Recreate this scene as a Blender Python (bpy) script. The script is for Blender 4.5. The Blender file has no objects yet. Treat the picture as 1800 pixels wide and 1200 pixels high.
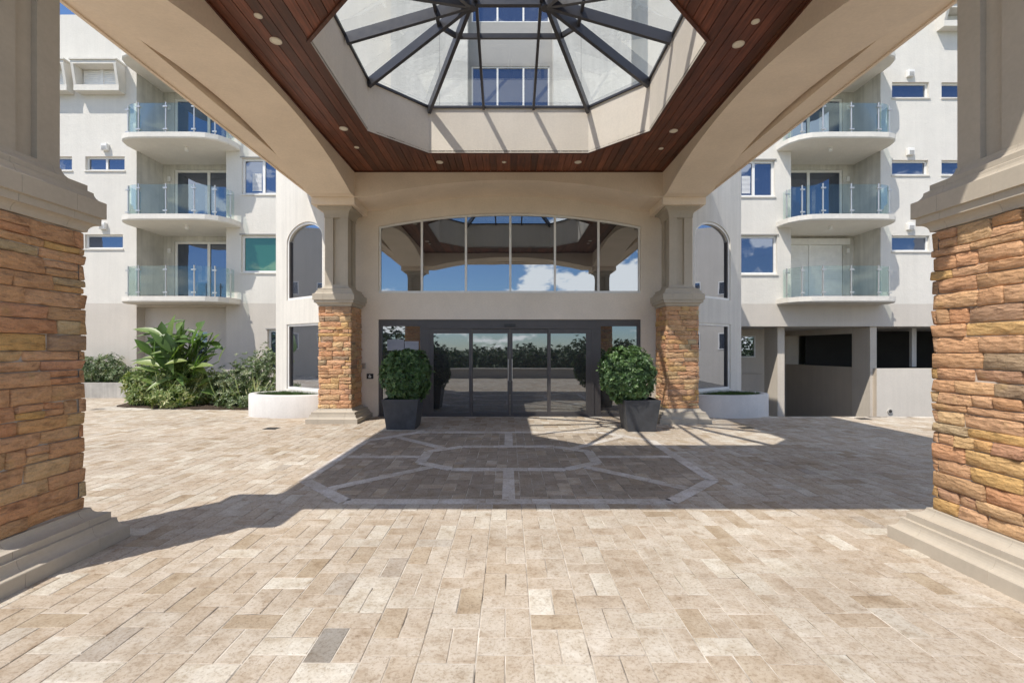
import bpy, math, random
from mathutils import Vector, Matrix, noise

scene = bpy.context.scene
COL = scene.collection
R = math.radians

# ------------------------------------------------------------------ camera
CX, CY, F, CAMH = 894.0, 614.0, 815.0, 1.6          # vanishing point, focal length in photo pixels, eye height
cam = bpy.data.cameras.new('camera')
cam.sensor_width = 36.0
cam.lens = F / 1800.0 * 36.0
cam.shift_x = (900 - CX) / 1800.0
cam.shift_y = (CY - 600) / 1800.0
cam.clip_start = 0.05
cam.clip_end = 2000
camo = bpy.data.objects.new('camera', cam)
camo.location = (0, 0, CAMH)
camo.rotation_euler = (R(90), 0, 0)
COL.objects.link(camo)
scene.camera = camo

# ------------------------------------------------------------------ sky, sun, exposure
SUNDIR = Vector((0.4556, 0.45, -1.0)).normalized()  # the way the light travels
elev = math.asin(-SUNDIR.z)
w = bpy.data.worlds.new('World'); scene.world = w
w.use_nodes = True
nt = w.node_tree; nt.nodes.clear()
out = nt.nodes.new('ShaderNodeOutputWorld')
bg = nt.nodes.new('ShaderNodeBackground'); bg.inputs['Strength'].default_value = 0.118
sky = nt.nodes.new('ShaderNodeTexSky'); sky.sky_type = 'NISHITA'; sky.sun_disc = False
sky.sun_elevation = elev
sky.sun_rotation = math.atan2(-SUNDIR.x, -SUNDIR.y) % (2 * math.pi)
sky.air_density = 0.9; sky.dust_density = 0.15; sky.ozone_density = 1.6
tc = nt.nodes.new('ShaderNodeTexCoord')
cn = nt.nodes.new('ShaderNodeTexNoise'); cn.inputs['Scale'].default_value = 7.5
cn.inputs['Detail'].default_value = 8; cn.inputs['Roughness'].default_value = 0.55
cmap = nt.nodes.new('ShaderNodeMapping'); cmap.inputs['Scale'].default_value = (1.0, 1.0, 2.3); cmap.inputs['Location'].default_value = (3.1, 1.7, 0.4)
nt.links.new(tc.outputs['Generated'], cmap.inputs[0]); nt.links.new(cmap.outputs[0], cn.inputs['Vector'])
cr = nt.nodes.new('ShaderNodeValToRGB')
cr.color_ramp.elements[0].position = 0.55; cr.color_ramp.elements[0].color = (0, 0, 0, 1)
cr.color_ramp.elements[1].position = 0.60; cr.color_ramp.elements[1].color = (1, 1, 1, 1)
csep = nt.nodes.new('ShaderNodeSeparateXYZ'); nt.links.new(tc.outputs['Generated'], csep.inputs[0])
cel = nt.nodes.new('ShaderNodeMapRange'); cel.inputs['From Min'].default_value = 0.02; cel.inputs['From Max'].default_value = 0.24
cel.inputs['To Min'].default_value = 0.075; cel.inputs['To Max'].default_value = 0.0; nt.links.new(csep.outputs['Z'], cel.inputs['Value'])
cad = nt.nodes.new('ShaderNodeMath'); cad.operation = 'ADD'; nt.links.new(cn.outputs['Fac'], cad.inputs[0]); nt.links.new(cel.outputs[0], cad.inputs[1])
nt.links.new(cad.outputs[0], cr.inputs[0])
cmix = nt.nodes.new('ShaderNodeMix'); cmix.data_type = 'RGBA'
cmix.inputs['B'].default_value = (12.0, 12.0, 12.0, 1)
deep = nt.nodes.new('ShaderNodeMix'); deep.data_type = 'RGBA'; deep.blend_type = 'MULTIPLY'
deep.inputs['Factor'].default_value = 1.0; deep.inputs['B'].default_value = (0.72, 0.85, 1.0, 1)
nt.links.new(sky.outputs[0], deep.inputs['A'])
nt.links.new(cr.outputs[0], cmix.inputs['Factor']); nt.links.new(deep.outputs['Result'], cmix.inputs['A'])
nt.links.new(cmix.outputs['Result'], bg.inputs['Color']); nt.links.new(bg.outputs[0], out.inputs[0])

sun = bpy.data.lights.new('sun', 'SUN'); sun.energy = 3.6; sun.angle = R(0.5); sun.color = (1.0, 0.94, 0.85)
suno = bpy.data.objects.new('sun', sun)
suno.rotation_euler = SUNDIR.to_track_quat('-Z', 'Y').to_euler(); suno.location = (-10, -10, 30)
COL.objects.link(suno)

scene.view_settings.view_transform = 'Standard'
scene.view_settings.look = 'None'
scene.view_settings.exposure = 0.52
scene.view_settings.gamma = 1.0
scene.view_settings.use_curve_mapping = False
cy = scene.cycles
cy.max_bounces = 12; cy.diffuse_bounces = 8; cy.glossy_bounces = 4; cy.transparent_max_bounces = 16
cy.use_denoising = True
cy.sample_clamp_indirect = 8.0
cy.caustics_reflective = False; cy.caustics_refractive = False

# ------------------------------------------------------------------ helpers
WLOC = {}
def tag(o, label=None, cat=None, group=None, kind=None):
    if label: o['label'] = label
    if cat: o['category'] = cat
    if group: o['group'] = group
    if kind: o['kind'] = kind
    return o
def empty(name, loc, label, cat, group=None):
    o = bpy.data.objects.new(name, None); o.empty_display_size = 0.3
    o.location = loc; COL.objects.link(o); WLOC[o] = Vector(loc)
    return tag(o, label, cat, group)

class MB:
    def __init__(s, xf=None): s.v = []; s.f = []; s.t = []; s.xf = xf; s.tint = 0.5; s.sm = []
    def add(s, vs, fs, smooth=False):
        b = len(s.v)
        for p in vs:
            p = Vector(p)
            s.v.append(s.xf @ p if s.xf else p); s.t.append(s.tint)
        for f in fs: s.f.append(tuple(b + i for i in f)); s.sm.append(smooth)
    def box(s, x0, x1, y0, y1, z0, z1):
        s.add([(x0,y0,z0),(x1,y0,z0),(x1,y1,z0),(x0,y1,z0),(x0,y0,z1),(x1,y0,z1),(x1,y1,z1),(x0,y1,z1)],
              [(0,3,2,1),(4,5,6,7),(0,1,5,4),(1,2,6,5),(2,3,7,6),(3,0,4,7)])
    def bbox(s, x0, x1, y0, y1, z0, z1, b=0.006):
        # box with chamfered edges (24 verts)
        X = (x0, x1); Y = (y0, y1); Z = (z0, z1); vs = []; idx = {}
        for i in (0,1):
            for j in (0,1):
                for k in (0,1):
                    sx, sy, sz = (b,-b)[i], (b,-b)[j], (b,-b)[k]
                    idx[i,j,k,'x'] = len(vs); vs.append((X[i], Y[j]+sy, Z[k]+sz))
                    idx[i,j,k,'y'] = len(vs); vs.append((X[i]+sx, Y[j], Z[k]+sz))
                    idx[i,j,k,'z'] = len(vs); vs.append((X[i]+sx, Y[j]+sy, Z[k]))
        g = lambda i,j,k,a: idx[i,j,k,a]
        fs = []
        for i in (0,1):
            q = [g(i,0,0,'x'),g(i,1,0,'x'),g(i,1,1,'x'),g(i,0,1,'x')]; fs.append(q if i else q[::-1])
            q = [g(0,i,0,'y'),g(1,i,0,'y'),g(1,i,1,'y'),g(0,i,1,'y')]; fs.append(q[::-1] if i else q)
            q = [g(0,0,i,'z'),g(1,0,i,'z'),g(1,1,i,'z'),g(0,1,i,'z')]; fs.append(q if i else q[::-1])
        for j in (0,1):
            for k in (0,1):
                fs.append([g(0,j,k,'y'),g(1,j,k,'y'),g(1,j,k,'z'),g(0,j,k,'z')])
                fs.append([g(j,0,k,'x'),g(j,1,k,'x'),g(j,1,k,'z'),g(j,0,k,'z')])
                fs.append([g(j,k,0,'x'),g(j,k,1,'x'),g(j,k,1,'y'),g(j,k,0,'y')])
                for i in (0,1): fs.append([g(i,j,k,'x'),g(i,j,k,'y'),g(i,j,k,'z')]) if False else None
        for i in (0,1):
            for j in (0,1):
                for k in (0,1): fs.append([g(i,j,k,'x'),g(i,j,k,'y'),g(i,j,k,'z')])
        s.add(vs, fs)
    def prism(s, poly, axis, a, b, smooth=False):
        # poly: 2-D outline; axis: extrusion axis; the outline's two coordinates are the other two axes in x,y,z order
        n = len(poly)
        def p3(p, t):
            if axis == 'x': return (t, p[0], p[1])
            if axis == 'y': return (p[0], t, p[1])
            return (p[0], p[1], t)
        vs = [p3(p, a) for p in poly] + [p3(p, b) for p in poly]
        fs = [tuple(range(n)), tuple(range(2*n-1, n-1, -1))]
        s.add(vs, fs)
        s.add(vs, [(i, i+n, (i+1) % n + n, (i+1) % n) for i in range(n)], smooth)
    def bar(s, p, q, wd, ht, up=(0,0,1)):
        # rectangular bar from p to q, wd wide, ht deep (hanging down from the line along up)
        p, q = Vector(p), Vector(q); d = (q-p).normalized(); up = Vector(up)
        sd = d.cross(up)
        if sd.length < 1e-4: sd = Vector((1,0,0))
        sd.normalize(); u = sd.cross(d).normalized()
        vs = []
        for c in (p, q):
            for a, b_ in ((-1,-1),(1,-1),(1,0),(-1,0)): vs.append(c + sd*a*wd/2 + u*b_*ht)
        s.add(vs, [(0,1,2,3),(7,6,5,4),(0,4,5,1),(1,5,6,2),(2,6,7,3),(3,7,4,0)])
    def cyl(s, c, r, h, n=20, axis='z', r2=None, smooth=True):
        c = Vector(c); r2 = r if r2 is None else r2; vs = []
        for t, rr in ((0, r), (h, r2)):
            for i in range(n):
                a = 2*math.pi*i/n; u, v_ = rr*math.cos(a), rr*math.sin(a)
                vs.append(c + Vector({'z': (u, v_, t), 'y': (u, t, v_), 'x': (t, u, v_)}[axis]))
        s.add(vs, [tuple(range(n))[::-1], tuple(range(n, 2*n))])
        s.add(vs, [(i, (i+1) % n, (i+1) % n + n, i+n) for i in range(n)], smooth)
    def rings(s, cx, cy_, prof, groove=()):
        # square mouldings: prof is a list of (half_size, z); groove: joint positions along a side as fractions of the half size
        loops = []
        for h, z in prof:
            lp = []
            for k in range(4):
                ca, sa = ((1,0),(0,1),(-1,0),(0,-1))[k]
                pts = [(h, -h)]
                for gpos in groove:
                    for dd, ins in ((-0.002, 0), (0, 0.006), (0.002, 0)): pts.append((h-ins, gpos+dd))
                for (a, b) in pts: lp.append((cx + a*ca - b*sa, cy_ + a*sa + b*ca, z))
            loops.append(lp)
        n = len(loops[0]); vs = [p for lp in loops for p in lp]; fs = []
        for j in range(len(loops)-1):
            for i in range(n): fs.append((j*n+i, j*n+(i+1) % n, (j+1)*n+(i+1) % n, (j+1)*n+i))
        fs.append(tuple(range(n))[::-1]); fs.append(tuple(range((len(loops)-1)*n, len(loops)*n)))
        s.add(vs, fs)
    def build(s, name, mat, parent=None, kind=None, recalc=True):
        c = Vector((0,0,0))
        if s.v:
            lo = Vector([min(p[i] for p in s.v) for i in range(3)]); hi = Vector([max(p[i] for p in s.v) for i in range(3)])
            c = (lo+hi)/2
            if parent is None: c.z = lo.z
        me = bpy.data.meshes.new(name)
        me.from_pydata([p-c for p in s.v], [], s.f)
        me.polygons.foreach_set('use_smooth', s.sm)
        at = me.attributes.new('tint', 'FLOAT', 'POINT'); at.data.foreach_set('value', s.t)
        me.materials.append(mat)
        if recalc:
            import bmesh
            bm = bmesh.new(); bm.from_mesh(me); bmesh.ops.recalc_face_normals(bm, faces=bm.faces); bm.to_mesh(me); bm.free()
        me.update()
        o = bpy.data.objects.new(name, me); COL.objects.link(o)
        pl = WLOC[parent] if parent else Vector((0,0,0))
        o.location = c - pl; o.parent = parent; WLOC[o] = c
        if kind: o['kind'] = kind
        return o

def X(px, d): return (px - CX) * d / F
def Z(py, d): return CAMH + (CY - py) * d / F

# ------------------------------------------------------------------ materials
def mat(name):
    m = bpy.data.materials.new(name); m.use_nodes = True
    n = m.node_tree; b = n.nodes['Principled BSDF']
    return m, n, b
def N(n, t, **k):
    x = n.nodes.new(t)
    for a, v in k.items(): setattr(x, a, v)
    return x
def noise_node(n, scale, detail=4, rough=0.55, vec=None):
    x = N(n, 'ShaderNodeTexNoise'); x.inputs['Scale'].default_value = scale
    x.inputs['Detail'].default_value = detail; x.inputs['Roughness'].default_value = rough
    if vec: n.links.new(vec, x.inputs['Vector'])
    return x
def ramp(n, fac, stops):
    r = N(n, 'ShaderNodeValToRGB'); e = r.color_ramp.elements
    while len(e) < len(stops): e.new(0.5)
    for i, (p, c) in enumerate(stops):
        e[i].position = p; e[i].color = (c[0], c[1], c[2], 1) if hasattr(c, '__len__') else (c, c, c, 1)
    n.links.new(fac, r.inputs[0]); return r
def mixc(n, a, b, fac, blend='MIX'):
    x = N(n, 'ShaderNodeMix', data_type='RGBA', blend_type=blend)
    for sock, v in (('A', a), ('B', b), ('Factor', fac)):
        if hasattr(v, 'links') or hasattr(v, 'is_linked'): n.links.new(v, x.inputs[sock])
        elif sock == 'Factor': x.inputs[sock].default_value = v
        else: x.inputs[sock].default_value = (*v, 1)
    return x.outputs['Result']
def bump(n, b, h, strength, dist=0.01):
    x = N(n, 'ShaderNodeBump'); x.inputs['Strength'].default_value = strength; x.inputs['Distance'].default_value = dist
    n.links.new(h, x.inputs['Height']); n.links.new(x.outputs[0], b.inputs['Normal']); return x
def pos(n): return N(n, 'ShaderNodeNewGeometry').outputs['Position']

def stucco(name, col, rough=0.88, var=0.10, bscale=55, bstr=0.45, streak=0.0, dist=0.006):
    m, n, b = mat(name); p = pos(n)
    big = noise_node(n, 1.1, 5, 0.6, p)
    lo = tuple(c*(1-var) for c in col); hi = tuple(min(1, c*(1+var*0.6)) for c in col)
    c = ramp(n, big.outputs['Fac'], [(0.3, lo), (0.7, hi)]).outputs[0]
    fine = noise_node(n, 26, 5, 0.6, p)
    c = mixc(n, c, ramp(n, fine.outputs['Fac'], [(0.35, 0.9), (0.65, 1.0)]).outputs[0], 0.6, 'MULTIPLY')
    if streak:
        mp = N(n, 'ShaderNodeMapping'); mp.inputs['Scale'].default_value = (3.2, 3.2, 0.16); n.links.new(p, mp.inputs[0])
        st = noise_node(n, 1.6, 6, 0.65, mp.outputs[0])
        c = mixc(n, c, ramp(n, st.outputs['Fac'], [(0.42, 0.72), (0.58, 1.0)]).outputs[0], streak, 'MULTIPLY')
    n.links.new(c, b.inputs['Base Color']); b.inputs['Roughness'].default_value = rough
    bn = noise_node(n, bscale, 5, 0.65, p)
    trow = noise_node(n, 7, 3, 0.5, p)
    ad = N(n, 'ShaderNodeMath', operation='MULTIPLY_ADD'); ad.inputs[1].default_value = 1.2
    n.links.new(trow.outputs['Fac'], ad.inputs[0]); n.links.new(bn.outputs['Fac'], ad.inputs[2])
    bump(n, b, ad.outputs[0], bstr, dist); return m

M = {}
M['tan'] = stucco('tan_stucco', (0.86, 0.735, 0.595), var=0.09, bstr=0.5)
M['entry'] = stucco('entry_stucco', (0.80, 0.715, 0.61), var=0.09, bstr=0.3)
M['trim'] = stucco('cast_stone', (0.47, 0.415, 0.335), var=0.10, bscale=120, bstr=0.2, dist=0.003)
M['white'] = stucco('white_stucco', (0.72, 0.69, 0.63), var=0.05, bscale=18, bstr=0.5, streak=0.12, dist=0.012)
M['band'] = stucco('grey_stucco', (0.595, 0.55, 0.49), var=0.05, bscale=22, bstr=0.4, streak=0.12, dist=0.01)
M['chamfer'] = stucco('light_grey_stucco', (0.69, 0.66, 0.60), var=0.05, bstr=0.25, streak=0.3)
M['recess'] = stucco('weathered_stucco', (0.66, 0.64, 0.58), var=0.2, bscale=20, bstr=0.5, streak=0.5)
M['bay'] = stucco('bay_stucco', (0.66, 0.645, 0.60), var=0.10, bscale=16, bstr=0.9, streak=0.25, dist=0.015)
M['spandrel'] = stucco('spandrel_stucco', (0.36, 0.35, 0.335), var=0.05, bscale=16, bstr=0.5)
M['garage'] = stucco('garage_stucco', (0.64, 0.575, 0.49), var=0.05, streak=0.15)
M['ramp_wall'] = stucco('ramp_wall_stucco', (0.56, 0.48, 0.385), var=0.06, streak=0.15)
M['parapet'] = stucco('parapet_stucco', (0.70, 0.645, 0.565), var=0.04, streak=0.12)
M['concrete'] = stucco('stained_concrete', (0.50, 0.48, 0.44), var=0.3, bscale=30, bstr=0.4, streak=0.6)
M['drum'] = stucco('planter_stucco', (0.66, 0.64, 0.61), var=0.08, bstr=0.2, streak=0.15)
M['curb'] = stucco('curb_stucco', (0.80, 0.73, 0.63), var=0.05, bstr=0.3, streak=0.1)
M['mortar'] = stucco('mortar', (0.50, 0.45, 0.385), var=0.15, bscale=90, bstr=0.6)
M['dark'] = stucco('painted_garage_shade', (0.035, 0.034, 0.032), var=0.2)  # near-black colour paints in the darkness of the garage interior

def plain(name, col, rough=0.5, metal=0.0, var=0.06, spec=0.5, bscale=40, bstr=0.05):
    m, n, b = mat(name); p = pos(n)
    nn = noise_node(n, 6, 5, 0.6, p)
    c = ramp(n, nn.outputs['Fac'], [(0.3, tuple(x*(1-var) for x in col)), (0.7, tuple(min(1, x*(1+var)) for x in col))])
    n.links.new(c.outputs[0], b.inputs['Base Color'])
    r = ramp(n, noise_node(n, 14, 4, 0.6, p).outputs['Fac'], [(0.3, rough*0.85), (0.7, min(1, rough*1.2))])
    n.links.new(r.outputs[0], b.inputs['Roughness'])
    b.inputs['Metallic'].default_value = metal; b.inputs['Specular IOR Level'].default_value = spec
    if bstr: bump(n, b, noise_node(n, bscale, 3, 0.5, p).outputs['Fac'], bstr, 0.002)
    return m
M['bronze'] = plain('bronze_aluminium', (0.085, 0.078, 0.078), 0.42, 0.35)
M['rafter'] = plain('rafter_aluminium', (0.06, 0.06, 0.068), 0.4, 0.3)
M['whiteframe'] = plain('white_aluminium', (0.78, 0.77, 0.74), 0.45, 0.0)
M['steel'] = plain('brushed_steel', (0.55, 0.53, 0.50), 0.35, 0.85)
M['pot'] = plain('charcoal_pot', (0.055, 0.058, 0.064), 0.55, 0.0, 0.25)
M['lens'] = plain('frosted_lens', (0.78, 0.74, 0.62), 0.5)
M['ring'] = plain('lamp_ring', (0.72, 0.66, 0.56), 0.4)
M['shutter'] = plain('roller_shutter', (0.80, 0.79, 0.76), 0.5)
M['black'] = plain('black_plastic', (0.02, 0.02, 0.022), 0.4)
M['iron'] = plain('cast_iron', (0.06, 0.055, 0.05), 0.7, 0.3)
M['paper'] = plain('white_paper', (0.30, 0.325, 0.39), 0.7)

def glass_dark(name, base, refl, tint, wav=0.012, wscale=1.3):
    m, n, b = mat(name); o = n.nodes['Material Output']; p = pos(n)
    nn = noise_node(n, wscale, 2, 0.4, p)
    bp = N(n, 'ShaderNodeBump'); bp.inputs['Strength'].default_value = 0.35; bp.inputs['Distance'].default_value = wav
    n.links.new(nn.outputs['Fac'], bp.inputs['Height'])
    g = N(n, 'ShaderNodeBsdfGlossy'); g.inputs['Roughness'].default_value = 0.012
    g.inputs['Color'].default_value = (*tint, 1); n.links.new(bp.outputs[0], g.inputs['Normal'])
    b.inputs['Base Color'].default_value = (*base, 1); b.inputs['Roughness'].default_value = 0.4
    b.inputs['Specular IOR Level'].default_value = 0.2
    fr = N(n, 'ShaderNodeFresnel'); fr.inputs['IOR'].default_value = 1.5
    mm = N(n, 'ShaderNodeMath', operation='MULTIPLY_ADD'); mm.inputs[1].default_value = 0.8; mm.inputs[2].default_value = refl
    mm.use_clamp = True
    n.links.new(fr.outputs[0], mm.inputs[0])
    mx = N(n, 'ShaderNodeMixShader'); n.links.new(mm.outputs[0], mx.inputs[0])
    n.links.new(b.outputs[0], mx.inputs[1]); n.links.new(g.outputs[0], mx.inputs[2])
    n.links.new(mx.outputs[0], o.inputs['Surface']); return m
M['glass'] = glass_dark('tinted_glass', (0.012, 0.014, 0.016), 0.30, (0.86, 0.93, 1.0), 0.002)
M['glass_door'] = glass_dark('door_glass', (0.022, 0.022, 0.022), 0.22, (0.9, 0.95, 1.0), 0.002)
M['glass_wing'] = glass_dark('wing_glass', (0.012, 0.018, 0.035), 0.25, (0.52, 0.60, 0.76), 0.012)
M['glass_green'] = glass_dark('green_glass', (0.018, 0.10, 0.062), 0.10, (0.55, 0.8, 0.68), 0.01)
M['glass_side'] = glass_dark('side_glass', (0.02, 0.022, 0.026), 0.42, (0.85, 0.9, 1.0), 0.003)

def glass_clear(name, tint, refl):
    m, n, b = mat(name); o = n.nodes['Material Output']; n.nodes.remove(b)
    t = N(n, 'ShaderNodeBsdfTransparent'); t.inputs['Color'].default_value = (*tint, 1)
    g = N(n, 'ShaderNodeBsdfGlossy'); g.inputs['Roughness'].default_value = 0.02
    g.inputs['Color'].default_value = (0.85, 0.95, 0.98, 1)
    fr = N(n, 'ShaderNodeFresnel'); fr.inputs['IOR'].default_value = 1.45
    mm = N(n, 'ShaderNodeMath', operation='MULTIPLY_ADD'); mm.inputs[1].default_value = 0.25; mm.inputs[2].default_value = refl
    n.links.new(fr.outputs[0], mm.inputs[0])
    mx = N(n, 'ShaderNodeMixShader'); n.links.new(mm.outputs[0], mx.inputs[0])
    n.links.new(t.outputs[0], mx.inputs[1]); n.links.new(g.outputs[0], mx.inputs[2])
    n.links.new(mx.outputs[0], o.inputs['Surface']); return m
M['glass_rail'] = glass_clear('railing_glass', (0.895, 0.945, 0.93), 0.015)
M['glass_sky'] = glass_clear('skylight_glass', (0.96, 0.975, 0.985), 0.0)

def tint_attr(n):
    a = N(n, 'ShaderNodeAttribute'); a.attribute_name = 'tint'; return a.outputs['Fac']

def wood():
    m, n, b = mat('stained_cedar'); p = pos(n); t = tint_attr(n)
    mp = N(n, 'ShaderNodeMapping'); mp.inputs['Scale'].default_value = (14, 0.7, 14)
    ad = N(n, 'ShaderNodeVectorMath', operation='ADD'); cb = N(n, 'ShaderNodeCombineXYZ')
    ml = N(n, 'ShaderNodeMath', operation='MULTIPLY'); ml.inputs[1].default_value = 37.0
    n.links.new(t, ml.inputs[0]); n.links.new(ml.outputs[0], cb.inputs[1]); n.links.new(p, ad.inputs[0]); n.links.new(cb.outputs[0], ad.inputs[1])
    n.links.new(ad.outputs[0], mp.inputs[0])
    g = noise_node(n, 2.2, 7, 0.65, mp.outputs[0])
    c = ramp(n, g.outputs['Fac'], [(0.25, (0.06, 0.019, 0.011)), (0.5, (0.16, 0.050, 0.026)), (0.75, (0.28, 0.095, 0.048))]).outputs[0]
    v = ramp(n, t, [(0, 0.5), (1, 1.5)]).outputs[0]
    c = mixc(n, c, v, 1.0, 'MULTIPLY')
    bl = noise_node(n, 2.3, 4, 0.6, p)
    c = mixc(n, c, ramp(n, bl.outputs['Fac'], [(0.35, 0.55), (0.65, 1.0)]).outputs[0], 0.7, 'MULTIPLY')
    n.links.new(c, b.inputs['Base Color'])
    b.inputs['Roughness'].default_value = 0.42
    bump(n, b, g.outputs['Fac'], 0.15, 0.003); return m
M['wood'] = wood()

def ledge_stone():
    m, n, b = mat('ledge_stone'); p = pos(n); t = tint_attr(n)
    c = ramp(n, t, [(0.0, (0.60, 0.38, 0.205)), (0.16, (0.73, 0.42, 0.225)), (0.36, (0.76, 0.475, 0.28)), (0.52, (0.69, 0.355, 0.185)),
                    (0.66, (0.77, 0.535, 0.295)), (0.80, (0.74, 0.465, 0.18)), (0.88, (0.71, 0.38, 0.23)), (0.955, (0.45, 0.325, 0.21)), (1.0, (0.75, 0.59, 0.34))])
    mp = N(n, 'ShaderNodeMapping'); mp.inputs['Scale'].default_value = (3.0, 3.0, 9.0)
    mp.inputs['Rotation'].default_value = (0.15, 0.1, 0); n.links.new(p, mp.inputs[0])
    g = noise_node(n, 2.2, 8, 0.66, mp.outputs[0])
    c2 = mixc(n, c.outputs[0], ramp(n, g.outputs['Fac'], [(0.28, (0.42, 0.35, 0.30)), (0.47, (0.97, 0.94, 0.92)), (0.72, (1.15, 1.12, 1.05))]).outputs[0], 0.85, 'MULTIPLY')
    s = noise_node(n, 75, 7, 0.75, p)
    c3 = mixc(n, c2, ramp(n, s.outputs['Fac'], [(0.32, 0.62), (0.55, 1.0)]).outputs[0], 0.6, 'MULTIPLY')
    st = noise_node(n, 5.5, 5, 0.6, p)
    c4 = mixc(n, c3, (0.54, 0.37, 0.16), ramp(n, st.outputs['Fac'], [(0.58, 0.0), (0.72, 0.5)]).outputs[0])
    n.links.new(c4, b.inputs['Base Color']); b.inputs['Roughness'].default_value = 0.85
    h = N(n, 'ShaderNodeMath', operation='MULTIPLY_ADD'); h.inputs[1].default_value = 2.2
    n.links.new(g.outputs['Fac'], h.inputs[0]); n.links.new(s.outputs['Fac'], h.inputs[2])
    vo = N(n, 'ShaderNodeTexVoronoi'); vo.inputs['Scale'].default_value = 5.5; vo.inputs['Randomness'].default_value = 1.0
    wob = mixc(n, mp.outputs[0], g.outputs['Color'], 0.22); n.links.new(wob, vo.inputs['Vector'])
    h2 = N(n, 'ShaderNodeMath', operation='MULTIPLY_ADD'); h2.inputs[1].default_value = 1.6
    n.links.new(vo.outputs['Distance'], h2.inputs[0]); n.links.new(h.outputs[0], h2.inputs[2])
    bump(n, b, h2.outputs[0], 1.0, 0.016); return m
M['stone'] = ledge_stone()

def travertine(name='travertine', inlay=False):
    m, n, b = mat(name); p = pos(n); t = tint_attr(n)
    if inlay:
        c = ramp(n, t, [(0, (0.60, 0.57, 0.53)), (1, (0.72, 0.69, 0.65))]).outputs[0]
    else:
        c = ramp(n, t, [(0.0, (0.345, 0.30, 0.245)), (0.09, (0.40, 0.345, 0.28)), (0.10, (0.425, 0.355, 0.265)), (0.22, (0.49, 0.42, 0.335)), (0.46, (0.53, 0.47, 0.395)),
                        (0.68, (0.55, 0.50, 0.43)), (0.84, (0.585, 0.545, 0.475)), (0.95, (0.63, 0.60, 0.53)), (0.972, (0.47, 0.43, 0.375)), (0.985, (0.46, 0.42, 0.37)), (1.0, (0.24, 0.235, 0.22))]).outputs[0]
    mp = N(n, 'ShaderNodeMapping'); n.links.new(p, mp.inputs[0])
    of = N(n, 'ShaderNodeCombineXYZ'); ml = N(n, 'ShaderNodeMath', operation='MULTIPLY'); ml.inputs[1].default_value = 91.0
    n.links.new(t, ml.inputs[0]); n.links.new(ml.outputs[0], of.inputs[2]); n.links.new(of.outputs[0], mp.inputs['Location'])
    a = noise_node(n, 7.5, 8, 0.68, mp.outputs[0])
    c = mixc(n, c, ramp(n, a.outputs['Fac'], [(0.30, (0.66, 0.575, 0.48)), (0.46, (0.92, 0.885, 0.84)), (0.66, (1.06, 1.06, 1.06))]).outputs[0], 0.95, 'MULTIPLY')
    g = noise_node(n, 55, 6, 0.72, mp.outputs[0])
    c = mixc(n, c, ramp(n, g.outputs['Fac'], [(0.36, (0.52, 0.45, 0.38)), (0.50, 1.0), (0.68, 1.06)] if False else [(0.36, (0.60, 0.54, 0.48)), (0.50, (1, 1, 1)), (0.68, (1.06, 1.06, 1.06))]).outputs[0], 0.75, 'MULTIPLY')
    pit = N(n, 'ShaderNodeTexVoronoi'); pit.inputs['Scale'].default_value = 85; n.links.new(mp.outputs[0], pit.inputs['Vector'])
    pm = noise_node(n, 12, 3, 0.5, mp.outputs[0])
    pr = ramp(n, pit.outputs['Distance'], [(0.12, 0.0), (0.22, 1.0)])
    pmr = ramp(n, pm.outputs['Fac'], [(0.52, 0.0), (0.62, 0.75)])
    c = mixc(n, c, mixc(n, (1, 1, 1), pr.outputs[0], pmr.outputs[0]), 0.7, 'MULTIPLY')
    dirt = noise_node(n, 0.55, 5, 0.6, p)
    c = mixc(n, c, ramp(n, dirt.outputs['Fac'], [(0.36, (0.74, 0.72, 0.70)), (0.58, (1, 1, 1))]).outputs[0], 0.7, 'MULTIPLY')
    cl = noise_node(n, 3.2, 5, 0.6, mp.outputs[0])
    c = mixc(n, c, ramp(n, cl.outputs['Fac'], [(0.36, (0.86, 0.825, 0.785)), (0.64, (1.0, 1.01, 1.02))]).outputs[0], 0.8, 'MULTIPLY')
    blot = noise_node(n, 1.9, 6, 0.7, p)
    c = mixc(n, c, ramp(n, blot.outputs['Fac'], [(0.60, (1, 1, 1)), (0.70, (0.66, 0.62, 0.58))]).outputs[0], 0.7, 'MULTIPLY')
    n.links.new(c, b.inputs['Base Color']); b.inputs['Roughness'].default_value = 0.72
    b.inputs['Specular IOR Level'].default_value = 0.3
    bump(n, b, g.outputs['Fac'], 0.35, 0.004); return m
M['paver'] = travertine(); M['inlay'] = travertine('inlay_stone', True)

def joint():
    m, n, b = mat('joint_sand'); p = pos(n)
    a = noise_node(n, 2.6, 4, 0.6, p)
    c = ramp(n, a.outputs['Fac'], [(0.36, (0.10, 0.085, 0.07)), (0.47, (0.42, 0.375, 0.315)), (0.64, (0.64, 0.59, 0.515))])
    n.links.new(c.outputs[0], b.inputs['Base Color']); b.inputs['Roughness'].default_value = 0.95; return m
M['joint'] = joint()

def soil(name, c0, c1, sc=30, bstr=0.8):
    m, n, b = mat(name); p = pos(n)
    a = noise_node(n, sc, 6, 0.7, p)
    n.links.new(ramp(n, a.outputs['Fac'], [(0.3, c0), (0.7, c1)]).outputs[0], b.inputs['Base Color'])
    b.inputs['Roughness'].default_value = 0.95; bump(n, b, a.outputs['Fac'], bstr, 0.03); return m
M['mulch'] = soil('mulch', (0.022, 0.014, 0.009), (0.10, 0.065, 0.04))
M['turf'] = soil('turf_soil', (0.03, 0.045, 0.012), (0.06, 0.09, 0.025), 60)
M['lawn'] = soil('lawn', (0.045, 0.06, 0.02), (0.09, 0.11, 0.04), 3, 0.2)
M['asphalt'] = soil('asphalt', (0.07, 0.068, 0.065), (0.12, 0.115, 0.11), 40, 0.2)

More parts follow.
